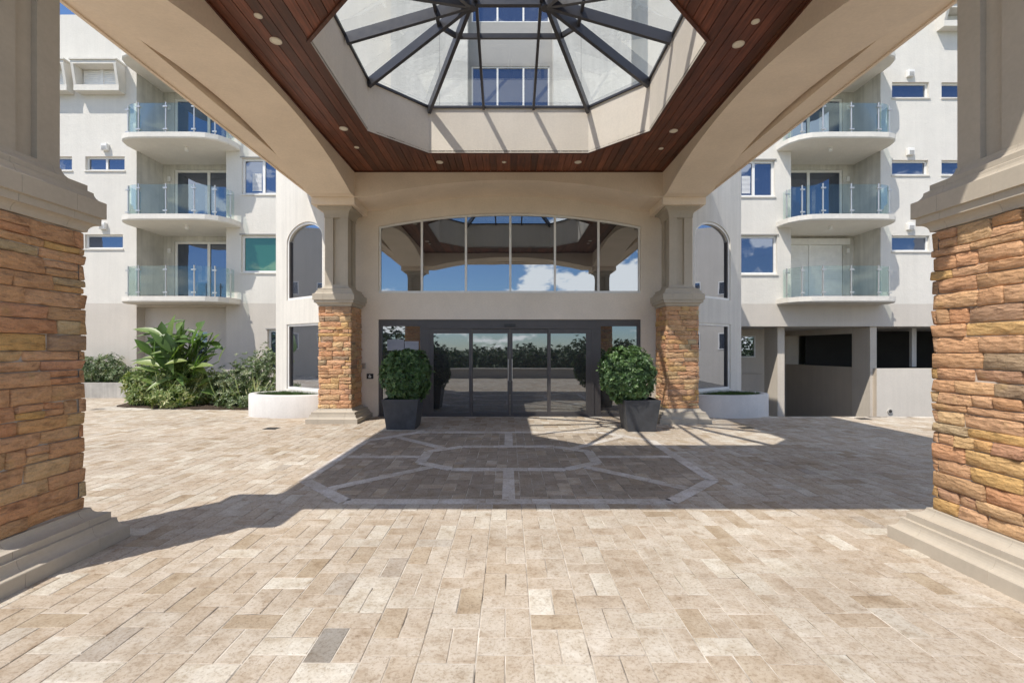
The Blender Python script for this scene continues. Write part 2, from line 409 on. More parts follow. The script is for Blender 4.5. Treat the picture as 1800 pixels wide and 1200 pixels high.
def leafmat(name, dark, mid, light, rough=0.38, trans=0.25):
    m, n, b = mat(name); o = n.nodes['Material Output']; t = tint_attr(n); p = pos(n)
    c = ramp(n, t, [(0.0, dark), (0.55, mid), (1.0, light)]).outputs[0]
    nn = noise_node(n, 25, 3, 0.6, p)
    c = mixc(n, c, ramp(n, nn.outputs['Fac'], [(0.3, 0.75), (0.7, 1.1)]).outputs[0], 0.7, 'MULTIPLY')
    n.links.new(c, b.inputs['Base Color']); b.inputs['Roughness'].default_value = rough
    tr = N(n, 'ShaderNodeBsdfTranslucent'); n.links.new(mixc(n, c, (1.0, 1.15, 0.5), 1.0, 'MULTIPLY'), tr.inputs['Color'])
    mx = N(n, 'ShaderNodeMixShader'); mx.inputs[0].default_value = trans
    n.links.new(b.outputs[0], mx.inputs[1]); n.links.new(tr.outputs[0], mx.inputs[2]); n.links.new(mx.outputs[0], o.inputs['Surface']); return m
M['leaf_pot'] = leafmat('potted_shrub_leaf', (0.028, 0.06, 0.02), (0.082, 0.16, 0.05), (0.22, 0.33, 0.12))
M['leaf_big'] = leafmat('paddle_leaf', (0.045, 0.10, 0.025), (0.12, 0.21, 0.05), (0.34, 0.40, 0.13), 0.4, 0.35)
M['leaf_var'] = leafmat('variegated_leaf', (0.06, 0.11, 0.025), (0.21, 0.28, 0.08), (0.62, 0.58, 0.30), 0.45)
M['leaf_shrub'] = leafmat('shrub_leaf', (0.05, 0.085, 0.035), (0.14, 0.20, 0.085), (0.42, 0.45, 0.26), 0.45)
M['leaf_far'] = leafmat('tree_leaf', (0.012, 0.03, 0.010), (0.03, 0.065, 0.018), (0.08, 0.13, 0.03), 0.6)
M['grass'] = leafmat('grass_blade', (0.04, 0.075, 0.02), (0.07, 0.13, 0.03), (0.13, 0.19, 0.05), 0.6)
M['bark'] = soil('bark', (0.07, 0.05, 0.035), (0.16, 0.12, 0.08), 25)

rnd = random.Random(7)
# ================================================================== layout numbers (metres)
COLX, FARY, NEARY, HS = 3.805, 10.505, 3.415, 0.355       # column centres and half size
BI, BO = 3.337, 4.273                                      # side beam inner / outer face
YN0, YN1 = NEARY-0.468, NEARY+0.468                        # near beam
YF0 = FARY-0.468                                           # far beam front
WY = 11.08                                                 # entrance wall plane
ZC = 5.45                                                  # wood ceiling
MY = (NEARY+FARY)/2
OCT = [(1.555,-2.08),(2.47,-1.17),(2.47,1.17),(1.555,2.08),(-1.555,2.08),(-2.47,1.17),(-2.47,-1.17),(-1.555,-2.08)]
OCT = [(x, y+MY) for x, y in OCT]
FY = 16.5                                                  # wing facade plane

# ================================================================== setting: ground
gm = MB()
for (x0,x1,y0,y1) in ((-400,6.3,-400,400),(6.3,400,-400,11.1),(6.3,60,30,400),(60,400,11.1,400)):
    gm.add([(x0,y0,-0.06),(x1,y0,-0.06),(x1,y1,-0.06),(x0,y1,-0.06)], [(0,1,2,3)])
tag(gm.build('ground', M['lawn'], recalc=False), kind='structure')
rm = MB()
rm.add([(6.3,11.1,-0.012),(60,11.1,-0.012),(60,20,-1.7),(6.3,20,-1.7),(60,30,-1.7),(6.3,30,-1.7)], [(0,1,2,3),(3,2,4,5)])
tag(rm.build('ramp', M['asphalt'], recalc=False), kind='structure')
rw = MB(); rw.box(6.22, 6.30, 11.1, 30, -1.8, -0.02); rw.box(6.3, 60, 11.05, 11.10, -1.8, -0.013)
tag(rw.build('ramp_edge', M['concrete']), kind='structure')

pv = MB()
for (x0,x1,y0,y1) in ((-24,6.3,-3.4,16.6),(6.3,24,-3.4,11.1)):
    pv.add([(x0,y0,-0.0042),(x1,y0,-0.0042),(x1,y1,-0.0042),(x0,y1,-0.0042)], [(0,1,2,3)])
plaza = tag(pv.build('pavement', M['joint'], recalc=False), kind='structure')

PW, PL, PER, PX0 = 0.149, 0.298, 0.447, 0.131
IC = 6.92
def in_oct(x, y):
    x, y = abs(x), abs(y-IC)
    return x < 2.45 and y < 2.0 and (x-1.70)/.8+(y-1.22)/.8 < 1.0
def paver_geo(mb, x0, x1, y0, y1, r):
    g = 0.0018 + r.random()*0.0016
    j = lambda s: (r.random()-0.5)*s
    ax, bx, ay, by = x0+g, x1-g, y0+g, y1-g
    z = j(0.0032); tx, ty = j(0.008), j(0.008); cx_, cy_ = (ax+bx)/2, (ay+by)/2
    cs = [(ax+j(.004),ay+j(.004)),(bx+j(.004),ay+j(.004)),(bx+j(.004),by+j(.004)),(ax+j(.004),by+j(.004))]
    h = lambda p: z + (p[0]-cx_)*tx + (p[1]-cy_)*ty
    vs = [(p[0],p[1],-0.02) for p in cs] + [(p[0],p[1],h(p)-0.0030) for p in cs]
    b = 0.0038
    for k, p in enumerate(cs):
        q = (p[0]+(b,-b,-b,b)[k], p[1]+(b,b,-b,-b)[k]); vs.append((q[0],q[1],h(p)))
    mb.tint = r.random()
    mb.tint = 0.1+0.885*mb.tint
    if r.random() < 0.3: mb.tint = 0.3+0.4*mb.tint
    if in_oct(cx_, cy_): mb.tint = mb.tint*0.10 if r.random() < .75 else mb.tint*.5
    mb.add(vs, [(8,9,10,11)] + [(i,(i+1)%4,(i+1)%4+4,i+4) for i in range(4)] + [(i+4,(i+1)%4+4,(i+1)%4+8,i+8) for i in range(4)])
def seg_d(p, a, b):
    ax, ay = a; bx, by = b; vx, vy = bx-ax, by-ay
    t = max(0, min(1, ((p[0]-ax)*vx+(p[1]-ay)*vy)/(vx*vx+vy*vy)))
    return math.hypot(p[0]-ax-t*vx, p[1]-ay-t*vy)
pav = []
for c in range(-81, 80):
    x0 = PX0 + c*PL
    off = (2.369 if c % 2 == 0 else 2.588) + rnd.uniform(-.012, .012)
    k0 = int((-3.4-off)/PER)-1
    for k in range(k0, k0+48):
        y0 = off + k*PER
        for (a,b,cc,d) in ((x0,x0+PW,y0,y0+PL),(x0+PW,x0+PL,y0,y0+PL),(x0,x0+PL,y0+PL,y0+PER)):
            if d > (11.08 if a > -6.3 and a > -12 and b < 6.3 else 16.4): continue
            if cc < -3.4 or (b > 6.28 and d > 11.08): continue
            if -11.3 < a and cc > 12.2: continue
            if (a+b)/2 < -1.25*d-2 or (a+b)/2 > 1.25*d+3:
                if cc > 1.0: continue
            pav.append((a,b,cc,d))
def visible(q):
    x, y = (q[0]+q[1])/2, q[2]
    if y < 1.2: return False
    px, py = CX+F*x/y, CY+F*1.6/y
    if not (0 < px < 1800 and py < 1205): return False
    if abs(x) > 3.22 and 2.8 < y < 4.0: return False
    return True
vis = sorted((q for q in pav if visible(q)), key=lambda q: q[2])[:300]
visset = set(vis); rest = MB()
for q in pav:
    if q in visset:
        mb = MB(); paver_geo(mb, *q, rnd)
        px, py = CX+F*(q[0]+q[1])/2/((q[2]+q[3])/2), CY+F*1.6/((q[2]+q[3])/2)
        if 545 < px < 600 and 1095 < py < 1150 and q[1]-q[0] < .2: mb.t = [0.995]*len(mb.t)
        mb.build('paver', M['paver'], plaza, recalc=False)
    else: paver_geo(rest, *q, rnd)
rest.build('paving', M['paver'], plaza, kind='stuff', recalc=False)

# inlaid octagon bands
def band(a, b, wd, pieces):
    a, b = Vector((*a,0)), Vector((*b,0)); d = (b-a)/pieces; u = d.normalized(); n_ = Vector((-u.y,u.x,0))*wd/2
    for i in range(pieces):
        p, q = a+d*i+u*0.003, a+d*(i+1)-u*0.003
        mb = MB(); mb.tint = rnd.random()
        c = [p-n_, q-n_, q+n_, p+n_]
        mb.add([(v.x,v.y,-0.02) for v in c]+[(v.x,v.y,0.0042) for v in c], [(4,5,6,7),(0,1,5,4),(1,2,6,5),(2,3,7,6),(3,0,4,7)])
        mb.build('inlay_slab', M['inlay'], plaza)
IC = 6.92
def octo(wx, wy, cx_, cy_): return [(cx_,-wy),(wx,-cy_),(wx,cy_),(cx_,wy),(-cx_,wy),(-wx,cy_),(-wx,-cy_),(-cx_,-wy)]
Oo = [(x, y+IC) for x, y in octo(2.50, 2.04, 1.72, 1.24)]
Oi = [(x, y+IC) for x, y in octo(1.25, 0.73, 0.76, 0.36)]
for O in (Oo, Oi):
    for i in range(8):
        a, b = O[i], O[(i+1) % 8]; L = math.hypot(b[0]-a[0], b[1]-a[1])
        band(a, b, 0.15, max(1, round(L/0.5)))
for i in (0, 2, 4, 6):
    mi = lambda O: ((O[i][0]+O[(i+1)%8][0])/2, (O[i][1]+O[(i+1)%8][1])/2)
    a, b = mi(Oi), mi(Oo); u = Vector((b[0]-a[0], b[1]-a[1])).normalized()*0.08
    band((a[0]+u.x,a[1]+u.y), (b[0]-u.x,b[1]-u.y), 0.14, 3)
for (a,b) in (((0,IC-0.81),(0,IC-1.96)),((1.33,IC),(2.42,IC)),((-1.33,IC),(-2.42,IC)),((0,IC+0.81),(0,IC+1.96))): band(a, b, 0.14, 3)

# ================================================================== entrance block
lob = empty('lobby_building', (0, WY, 0), 'taupe two-storey entrance block with wide arched window above dark sliding doors', 'building')
OX0, OX1 = -3.115, 3.165
wz0, wzE, wzC = 2.946, 4.54, 4.86
def arcz(x, x0, x1, ze, zc, grow=0.0):
    hw = (x1-x0)/2; rise = zc-ze; Rr = (hw*hw+rise*rise)/(2*rise); cx_ = (x0+x1)/2
    return zc + math.sqrt(max(0, Rr*Rr-(x-cx_)**2)) - Rr + grow
wb = MB()
wb.box(-4.40, OX0, WY, WY+0.3, -0.05, 7.2); wb.box(OX1, 4.40, WY, WY+0.3, -0.05, 7.2)
wb.box(OX0, OX1, WY, WY+0.3, 2.315, wz0)
xs = [OX0+(OX1-OX0)*i/28 for i in range(29)]
wb.prism([(x, arcz(x,OX0,OX1,wzE,wzC)) for x in xs]+[(OX1,7.2),(OX0,7.2)], 'y', WY, WY+0.3)
wb.build('wall', M['entry'], lob)
# arched window
wf = MB(); fy0, fy1 = WY+0.05, WY+0.13
fw = 0.045
top = [(x, arcz(x,OX0,OX1,wzE,wzC,-0.004)) for x in xs]; low = [(x, z-fw) for x, z in top]
for i in range(28): wf.prism([low[i], low[i+1], top[i+1], top[i]], 'y', fy0, fy1)
wf.box(OX0+0.002, OX1-0.002, fy0-0.02, fy1, wz0+0.002, wz0+fw+0.01)
mull = [X(p, WY+0.06) for p in (741.5, 819, 897, 975.5, 1052)]
for x in (OX0+0.004, OX1-fw-0.004): wf.box(x, x+fw, fy0+0.004, fy1, wz0+fw+0.01, wzE-fw*0.8)
for x in mull: wf.box(x-0.026, x+0.026, fy0+0.004, fy1, wz0+fw+0.01, arcz(x,OX0,OX1,wzE,wzC)-fw)
uw = wf.build('window', M['whiteframe'], lob)
eds = [OX0+0.03]+mull+[OX1-0.03]
for i in range(6):
    a, b = eds[i]+0.02, eds[i+1]-0.02; pts = [a+(b-a)*k/6 for k in range(7)]
    mb = MB(); mb.prism([(a, wz0+0.03),(b, wz0+0.03)]+[(x, arcz(x,OX0,OX1,wzE,wzC)-0.03) for x in pts[::-1]], 'y', WY+0.08, WY+0.1)
    mb.build('pane', M['glass'], uw)
# door front
DZ = 2.315
dfm = MB(); dy0, dy1 = WY+0.06, WY+0.18
dd = WY+0.06
P = lambda px: X(px, dd); ZZ = lambda py: Z(py, dd)
dfm.box(OX0, OX1, dy0, dy1, ZZ(569), DZ)                       # header
dfm.box(P(748), P(1048), dy0-0.03, dy1-0.02, ZZ(577.5), ZZ(566))
for a, b in ((664,671),(738,749.5),(1044,1056),(1121,1129)): dfm.box(max(P(a),OX0), min(P(b),OX1), dy0+0.004, dy1, 0.0, ZZ(569))
for a, b in ((749.5,755),(1040,1044)): dfm.box(P(a), P(b), dy0-0.02, dy1-0.03, 0.0, ZZ(577.5))
for a, b in ((671,738),(1056,1121)):
    dfm.box(P(a), P(b), dy0+0.012, dy1, 0.0, 0.07)
    dfm.box(P(a), P(b), dy0+0.012, dy1, ZZ(573), ZZ(569))
dfr = dfm.build('door_frame', M['bronze'], lob)
for a, b in ((671,738),(1056,1121)):
    mb = MB(); mb.box(P(a), P(b), WY+0.12, WY+0.135, 0.07, ZZ(573)); mb.build('pane', M['glass_door'], dfr)
mb = MB(); mb.bbox(P(886.5), P(906), dy0-0.075, dy0-0.03, ZZ(574.5), ZZ(569.5), 0.004); mb.build('sensor', M['black'], dfr)
for gl, gr, fl, fr_, fwd in ((762,824.5,755,829.5,0.0),(831,892,829.7,896.2,0.035),(901,962,896.8,963.5,0.035),(968,1030,963.7,1040,0.0)):
    yy = WY+0.05+fwd; mb = MB()
    t_, b_ = ZZ(577.8), 0.01; gt, gb = ZZ(586), ZZ(723.5)
    mb.box(P(fl), P(gl), yy, yy+0.045, b_, t_); mb.box(P(gr), P(fr_), yy, yy+0.045, b_, t_)
    mb.box(P(gl), P(gr), yy+0.002, yy+0.043, gt, t_); mb.box(P(gl), P(gr), yy+0.002, yy+0.043, b_, gb)
    d_ = mb.build('door_panel', M['bronze'], lob)
    mb = MB(); mb.box(P(gl), P(gr), yy+0.018, yy+0.028, gb, gt); mb.build('pane', M['glass_door'], d_)
for x in (893.4, 900.2):
    mb = MB(); xx = P(x); mb.cyl((xx, dy0-.012, .85), .011, .52, 12)
    for zz in (.88, 1.33): mb.cyl((xx, dy0-.012, zz), .008, .05, 8, 'y')
    mb.build('handle', M['steel'], lob)
mb = MB(); mb.box(OX0, OX1, WY-0.02, WY+0.06, 0.0, 0.018); mb.build('threshold', M['bronze'], lob)
mb = MB(); mb.bbox(X(645,WY), X(656.5,WY), WY-0.03, WY+0.001, Z(665.5,WY), Z(656.5,WY), 0.004); op = mb.build('intercom', M['black'], lob)
mb = MB(); mb.box(X(648.5,WY), X(653,WY), WY-0.034, WY-0.029, Z(663.5,WY), Z(660.5,WY)); mb.box(X(649.5,WY), X(651.5,WY), WY-0.034, WY-0.029, Z(660,WY), Z(658,WY)); mb.build('keypad', M['whiteframe'], op)
mb = MB(); mb.bbox(X(637,WY), X(643.5,WY), WY-0.02, WY+0.001, Z(648,WY), Z(638,WY), 0.003); mb.build('switch_plate', M['steel'], lob)

# chamfered side walls, each with an arched and a square window
CL = 2.238
for sgn in (1, -1):
    e = Vector((0.8115*sgn, 0.5843, 0)); nn_ = Vector((0.5843*sgn, -0.8115, 0))   # along the wall / outwards
    xf = Matrix(((e.x, -nn_.x, 0, 4.40*sgn), (e.y, -nn_.y, 0, WY), (0, 0, 1, 0), (0, 0, 0, 1)))   # local x = along, y = into the wall, z
    mb = MB(xf); u0, u1, T = 0.09, 1.70, 0.28
    az0, azS, azC, lz0, lz1 = 2.87, 4.33, 4.78, 0.58, 2.25
    uc, hw = (u0+u1)/2, (u1-u0)/2
    arch = [(uc-hw*math.cos(math.pi*i/24), azS+(azC-azS)*math.sin(math.pi*i/24)) for i in range(25)]
    HT = 7.69
    mb.box(0, u0, 0, T, -0.05, HT); mb.box(u1, CL, 0, T, -1.75, HT)
    mb.box(u0, u1, 0, T, -0.05, lz0); mb.box(u0, u1, 0, T, lz1, az0)
    mb.prism([(u0,az0),(u0,azS)][1:]+arch[1:-1]+[(u1,azS),(u1,HT),(u0,HT)], 'y', 0, T)
    mb.build('side_wall', M['chamfer'], lob)
    # arched window: flat white architrave a little proud, then frame and pane
    fm = MB(xf); tw = 0.055
    inn = [(uc+(x-uc)*(hw-tw)/hw, azS+(z-azS)*(azC-azS-tw)/(azC-azS)) for x, z in arch]
    for i in range(24): fm.prism([inn[i], inn[i+1], arch[i+1], arch[i]], 'y', 0.03, 0.12)
    fm.box(u0, u0+tw, 0.03, 0.12, az0, azS); fm.box(u1-tw, u1, 0.03, 0.12, az0, azS); fm.box(u0+tw, u1-tw, 0.03, 0.12, az0, az0+tw)
    wn = fm.build('window', M['whiteframe'], lob)
    pm_ = MB(xf); pm_.prism([(u0+0.04,az0+0.04)]+[(x,z) for x, z in inn]+[(u1-0.04,az0+0.04)], 'y', 0.09, 0.1); pm_.build('pane', M['glass_side'], wn)
    rv = MB(xf); rv.box(u1-tw-0.035, u1-tw-0.001, 0.05, 0.088, az0+tw, azS+0.05); rv.build('sash', M['bronze'], wn)
    fm = MB(xf)
    fm.box(u0, u0+tw, 0.03, 0.12, lz0, lz1); fm.box(u1-tw, u1, 0.03, 0.12, lz0, lz1); fm.box(u0+tw, u1-tw, 0.03, 0.12, lz0, lz0+tw); fm.box(u0+tw, u1-tw, 0.03, 0.12, lz1-tw, lz1)
    wn = fm.build('window', M['whiteframe'], lob)
    pm_ = MB(xf); pm_.box(u0+0.04, u1-0.04, 0.09, 0.1, lz0+0.04, lz1-0.04); pm_.build('pane', M['glass_side'], wn)
    rv = MB(xf); rv.box(u1-tw-0.035, u1-tw-0.001, 0.05, 0.088, lz0+tw, lz1-tw); rv.build('sash', M['bronze'], wn)
    cx2, cy2 = (4.40+0.8115*CL)*sgn, WY+0.5843*CL
    mb = MB(); a_, b_ = sorted((cx2, cx2-0.28*sgn)); mb.box(a_, b_, cy2+0.02, FY-0.01, -1.75, HT); mb.build('return_wall', M['chamfer'], lob)
rf = MB(); rf.prism([(-4.3,WY+0.3),(4.3,WY+0.3),(5.9,WY+1.45),(5.9,15.6),(-5.9,15.6),(-5.9,WY+1.45)], 'z', 6.9, 7.0); rf.build('roof', M['concrete'], lob)

# ================================================================== canopy
can = empty('entrance_canopy', (0, MY, 0), 'taupe porte-cochere canopy with arched beams and dark timber ceiling over the paved drive', 'canopy')
def arch_poly(a0, a1, s0, s1, z0, rise, ztop, n=28):
    c, h = (s0+s1)/2, (s1-s0)/2
    Rr = (h*h+rise*rise)/(2*rise)
    pts = [(a0, z0)]
    for i in range(n+1):
        x = s0+(s1-s0)*i/n
        pts.append((x, z0+rise-(Rr-math.sqrt(Rr*Rr-(x-c)**2))))
    pts += [(a1, z0), (a1, ztop), (a0, ztop)]
    return pts
SP, ZT = 4.90, 5.552
for sx in (-1, 1):
    a, b = sorted((BI*sx, BO*sx)); mb = MB()
    mb.prism(arch_poly(YN0, WY-0.003, MY-2.83, MY+2.83, SP, 0.41, ZT), 'x', a, b); mb.build('beam', M['tan'], can)
for (y0, y1, rise, hs) in ((YF0, WY-0.003, 0.365, 3.06), (YN0+0.002, YN1, 0.365, 3.06)):
    mb = MB(); mb.prism(arch_poly(-BI-0.01, BI+0.01, -hs, hs, SP-0.001, rise, ZT-0.003), 'y', y0, y1); mb.build('beam', M['tan'], can)
# eave trim and roof
tr = MB()
TI, TO, TZ = 4.335, 4.665, 5.235
ny0, ny1 = YN0-(TO-BO), YN0-(TI-BO)
for sx in (-1, 1):
    a, b = sorted((TI*sx, TO*sx)); tr.box(a, b, ny0, WY+0.1, TZ, ZT)
    a, b = sorted(((TO-0.028)*sx, (TO+0.012)*sx)); tr.box(a, b, ny0-0.012, WY+0.1, TZ-0.022, TZ+0.06)
tr.box(-TI, TI, ny0, ny1, TZ, ZT); tr.box(-TO+0.03, TO-0.03, ny0-0.012, ny0+0.028, TZ-0.022, TZ+0.06)
tr.build('eave_trim', M['tan'], can)
RX, RY0, RY1 = 5.06, 2.15, 11.45
OUT = [(x*1.05, (y-MY)*1.06+MY) for x, y in OCT]
rect = [(1.555,RY0),(RX,5.8),(RX,8.1),(1.555,RY1),(-1.555,RY1),(-RX,8.1),(-RX,5.8),(-1.555,RY0)]
cor = {0: (RX,RY0), 2: (RX,RY1), 4: (-RX,RY1), 6: (-RX,RY0)}
rs = MB()
for z, flip in ((ZT, 1), (5.75, 0)):
    for i in range(8):
        j = (i+1) % 8; q = [OCT[i], rect[i]] + ([cor[i]] if i in cor else []) + [rect[j], OCT[j]]
        rs.add([(x,y,z) for x, y in q], [tuple(range(len(q)))])
per = [(-RX,RY0),(RX,RY0),(RX,RY1),(-RX,RY1)]
for i in range(4):
    a, b = per[i], per[(i+1)%4]; rs.add([(*a,ZT),(*b,ZT),(*b,5.75),(*a,5.75)], [(0,1,2,3)])
rs.build('roof', M['tan'], can)
# timber ceiling boards
BW = 0.1405; nb = int(2*BI/BW)+1
def ylow(x):
    ax = abs(x)
    if ax >= 2.47: return None
    return OCT[0][1] if ax <= 1.555 else OCT[0][1]+(ax-1.555)*(1.17-2.08)/(2.47-1.555)*-1
for i in range(nb):
    xa, xb = -BI+i*BW, min(BI, -BI+(i+1)*BW)
    if xb-xa < 0.02: continue
    xa += 0.0045; xb -= 0.0045
    brk = sorted([xa, xb]+[v for v in (-1.555, 1.555) if xa < v < xb])
    y0, y1 = YN1+0.001, YF0-0.001
    pieces = []
    if min(abs(xa), abs(xb)) >= 2.47 and xa*xb > 0: pieces.append([(xa,y0),(xb,y0),(xb,y1),(xa,y1)])
    elif max(abs(xa), abs(xb)) <= 2.47:
        pieces.append([(xa,y0),(xb,y0)]+[(x,ylow(x)) for x in brk[::-1]])
        pieces.append([(x,2*MY-ylow(x)) for x in brk]+[(xb,y1),(xa,y1)])
    else:
        s_ = 1 if xa > 0 else -1
        ins, outx = (xa, xb) if s_ > 0 else (xb, xa); e_ = 2.47*s_
        q = [(ins,y0),(outx,y0),(outx,MY),(e_,MY),(e_,ylow(e_*0.9999)),(ins,ylow(ins))]
        pieces.append(q); pieces.append([(x,2*MY-y) for x, y in q][::-1])
    for q in pieces:
        mb = MB(); mb.tint = rnd.random(); mb.prism(q, 'z', ZC+rnd.uniform(0,0.003), ZC+0.02); mb.build('ceiling_board', M['wood'], can)
bk = MB()
for i in range(8):
    j = (i+1) % 8; rc = [(1.555,YN1),(BI,5.8),(BI,8.1),(1.555,YF0),(-1.555,YF0),(-BI,8.1),(-BI,5.8),(-1.555,YN1)]
    cc = {0:(BI,YN1),2:(BI,YF0),4:(-BI,YF0),6:(-BI,YN1)}
    q = [OCT[i], rc[i]]+([cc[i]] if i in cc else [])+[rc[j], OCT[j]]
    bk.add([(x,y,ZC+0.022) for x, y in q], [tuple(range(len(q)))])
bk.build('ceiling_backing', M['wood'], can)
# perimeter and octagon mouldings
tm = MB(); tm.tint = 0.2
for q in (((-BI,YN1),(BI,YN1)),((BI,YN1),(BI,YF0)),((BI,YF0),(-BI,YF0)),((-BI,YF0),(-BI,YN1))):
    c = Vector((0,MY)); a, b = [Vector(p)+(c-Vector(p)).normalized()*0.012 for p in q]
    tm.bar((a.x,a.y,ZC+0.001), (b.x,b.y,ZC+0.001), 0.03, 0.022)
tm.build('ceiling_moulding', M['wood'], can)
cm = MB()
for i in range(8):
    j = (i+1) % 8
    a, b = OCT[i], OCT[j]; ao, bo = OUT[i], OUT[j]
    vs = [(*a,ZC-0.02),(*b,ZC-0.02),(*bo,ZC-0.02),(*ao,ZC-0.02),(*a,6.295),(*b,6.295),(*bo,6.295),(*ao,6.295)]
    vs[2] = (*[(b[k]+(bo[k]-b[k])*0.25) for k in (0,1)], ZC-0.02); vs[3] = (*[(a[k]+(ao[k]-a[k])*0.25) for k in (0,1)], ZC-0.02)
    cm.add(vs, [(0,1,5,4),(3,2,1,0),(4,5,6,7),(7,6,2,3)])
cm.build('skylight_curb', M['curb'], can, recalc=False)
om = MB(); om.tint = 0.15
for i in range(8):
    j = (i+1) % 8; e1 = lambda p, k: ((p[0])*k, (p[1]-MY)*k+MY)
    a, b = e1(OCT[i],1.002), e1(OCT[j],1.002); ao, bo = e1(OCT[i],1.018), e1(OCT[j],1.018)
    om.add([(*a,ZC-0.03),(*b,ZC-0.03),(*bo,ZC-0.03),(*ao,ZC-0.03),(*a,ZC+0.01),(*b,ZC+0.01),(*bo,ZC+0.01),(*ao,ZC+0.01)],
           [(0,1,2,3),(0,4,5,1),(2,6,7,3),(1,5,6,2),(3,7,4,0)])
om.build('octagon_moulding', M['wood'], can)

# ------------------------------------------------------------------ skylight
skl = empty('skylight', (0, MY, 6.3), 'octagonal glass lantern with dark radiating metal rafters over the canopy opening', 'skylight')
SZ, RZ = 6.33, 6.88
hubs = (Vector((-0.57,MY,RZ)), Vector((0.57,MY,RZ)))
lines = []
for x, y in OCT: lines.append((Vector((x,y,SZ)), hubs[0] if x < 0 else hubs[1]))
for s_ in (-1, 1):
    lines.append((Vector((2.47*s_,MY,SZ)), hubs[0] if s_ < 0 else hubs[1]))
thin = []
for sx in (-0.485, 0.485):
    for sy in (-1, 1): thin.append((Vector((sx,MY+2.08*sy,SZ)), Vector((sx,MY,RZ))))
for a, b in lines:
    mb = MB(); mb.bar(a, b, 0.058, 0.16); mb.build('rafter', M['rafter'], skl)
    
for a, b in thin:
    mb = MB(); mb.bar(a, b, 0.045, 0.085); mb.build('rafter', M['rafter'], skl)
mb = MB(); mb.bar(hubs[0], hubs[1], 0.07, 0.13); mb.build('ridge', M['rafter'], skl)
for h in hubs:
    mb = MB(); mb.cyl((h.x,h.y,h.z-0.17), 0.085, 0.19, 16); mb.build('hub', M['rafter'], skl)
ringp = []
t_ = 0.725
for x, y in OCT:
    h = hubs[0] if x < 0 else hubs[1]; ringp.append(Vector((x,y,SZ)).lerp(h, t_)-Vector((0,0,0.012)))
for i in range(8):
    mb = MB(); mb.bar(ringp[i], ringp[(i+1)%8], 0.045, 0.075); mb.build('purlin', M['rafter'], skl)
sl = MB()
for i in range(8):
    a, b = Vector((*OCT[i],SZ)), Vector((*OCT[(i+1)%8],SZ)); sl.bar(a, b, 0.07, 0.04)
sl.build('sill', M['rafter'], skl)
up = Vector((0,0,0.012))
for i in range(8):
    a, b = Vector((*OCT[i],SZ)), Vector((*OCT[(i+1)%8],SZ)); ha, hb = [hubs[0] if p.x < 0 else hubs[1] for p in (a, b)]
    vs = [a, b, hb] if ha is hb else [a, b, hb, ha]
    mb = MB(); mb.add([v+up for v in vs], [tuple(range(len(vs)))]); mb.build('glass_panel', M['glass_sky'], skl, recalc=False)

# ------------------------------------------------------------------ downlights
dl = [(454,28,0),(485,72,1),(604,226,1),(627,259,0),(773,285,1),(886,285,0),(1016,285,1),(1162,261,0),(1184,230,1),(1298,78,1),(1328,38,0)]
dlab = ['small recessed lamp in the timber ceiling nearest the upper left edge', 'large round fitting in the ceiling near the left column capital side',
 'large round fitting left of the skylight near the far left beam corner', 'small recessed lamp in the far left corner of the timber ceiling',
 'large round fitting in the far timber strip, left of the middle lamp', 'small recessed lamp in the middle of the far timber strip',
 'large round fitting in the far timber strip, right of the middle lamp', 'small recessed lamp in the far right corner of the timber ceiling',
 'large round fitting right of the skylight near the far right beam corner', 'large round fitting in the ceiling near the upper right edge',
 'small recessed lamp in the timber ceiling nearest the upper right edge']
for (px, py, big), lb in zip(dl, dlab):
    d = F*(ZC-CAMH)/(CY-py); x = X(px, d); r = 0.072 if big else 0.046
    e_ = empty('ceiling_light', (x, d, ZC), lb, 'ceiling light', 'round fittings in the timber ceiling')
    mb = MB(); n_ = 24
    vs = []
    for rr, zz in ((r, ZC+0.002), (r, ZC-0.008), (r*0.78, ZC-0.010), (r*0.72, ZC-0.002)):
        for i in range(n_): vs.append((x+rr*math.cos(2*math.pi*i/n_), d+rr*math.sin(2*math.pi*i/n_), zz))
    mb.add(vs, [(k*n_+i, k*n_+(i+1)%n_, (k+1)*n_+(i+1)%n_, (k+1)*n_+i) for k in range(3) for i in range(n_)], True)
    mb.build('trim_ring', M['ring'], e_)
    mb = MB(); mb.cyl((x, d, ZC-0.004), r*0.73, 0.003, 24); mb.build('lens', M['lens'], e_)

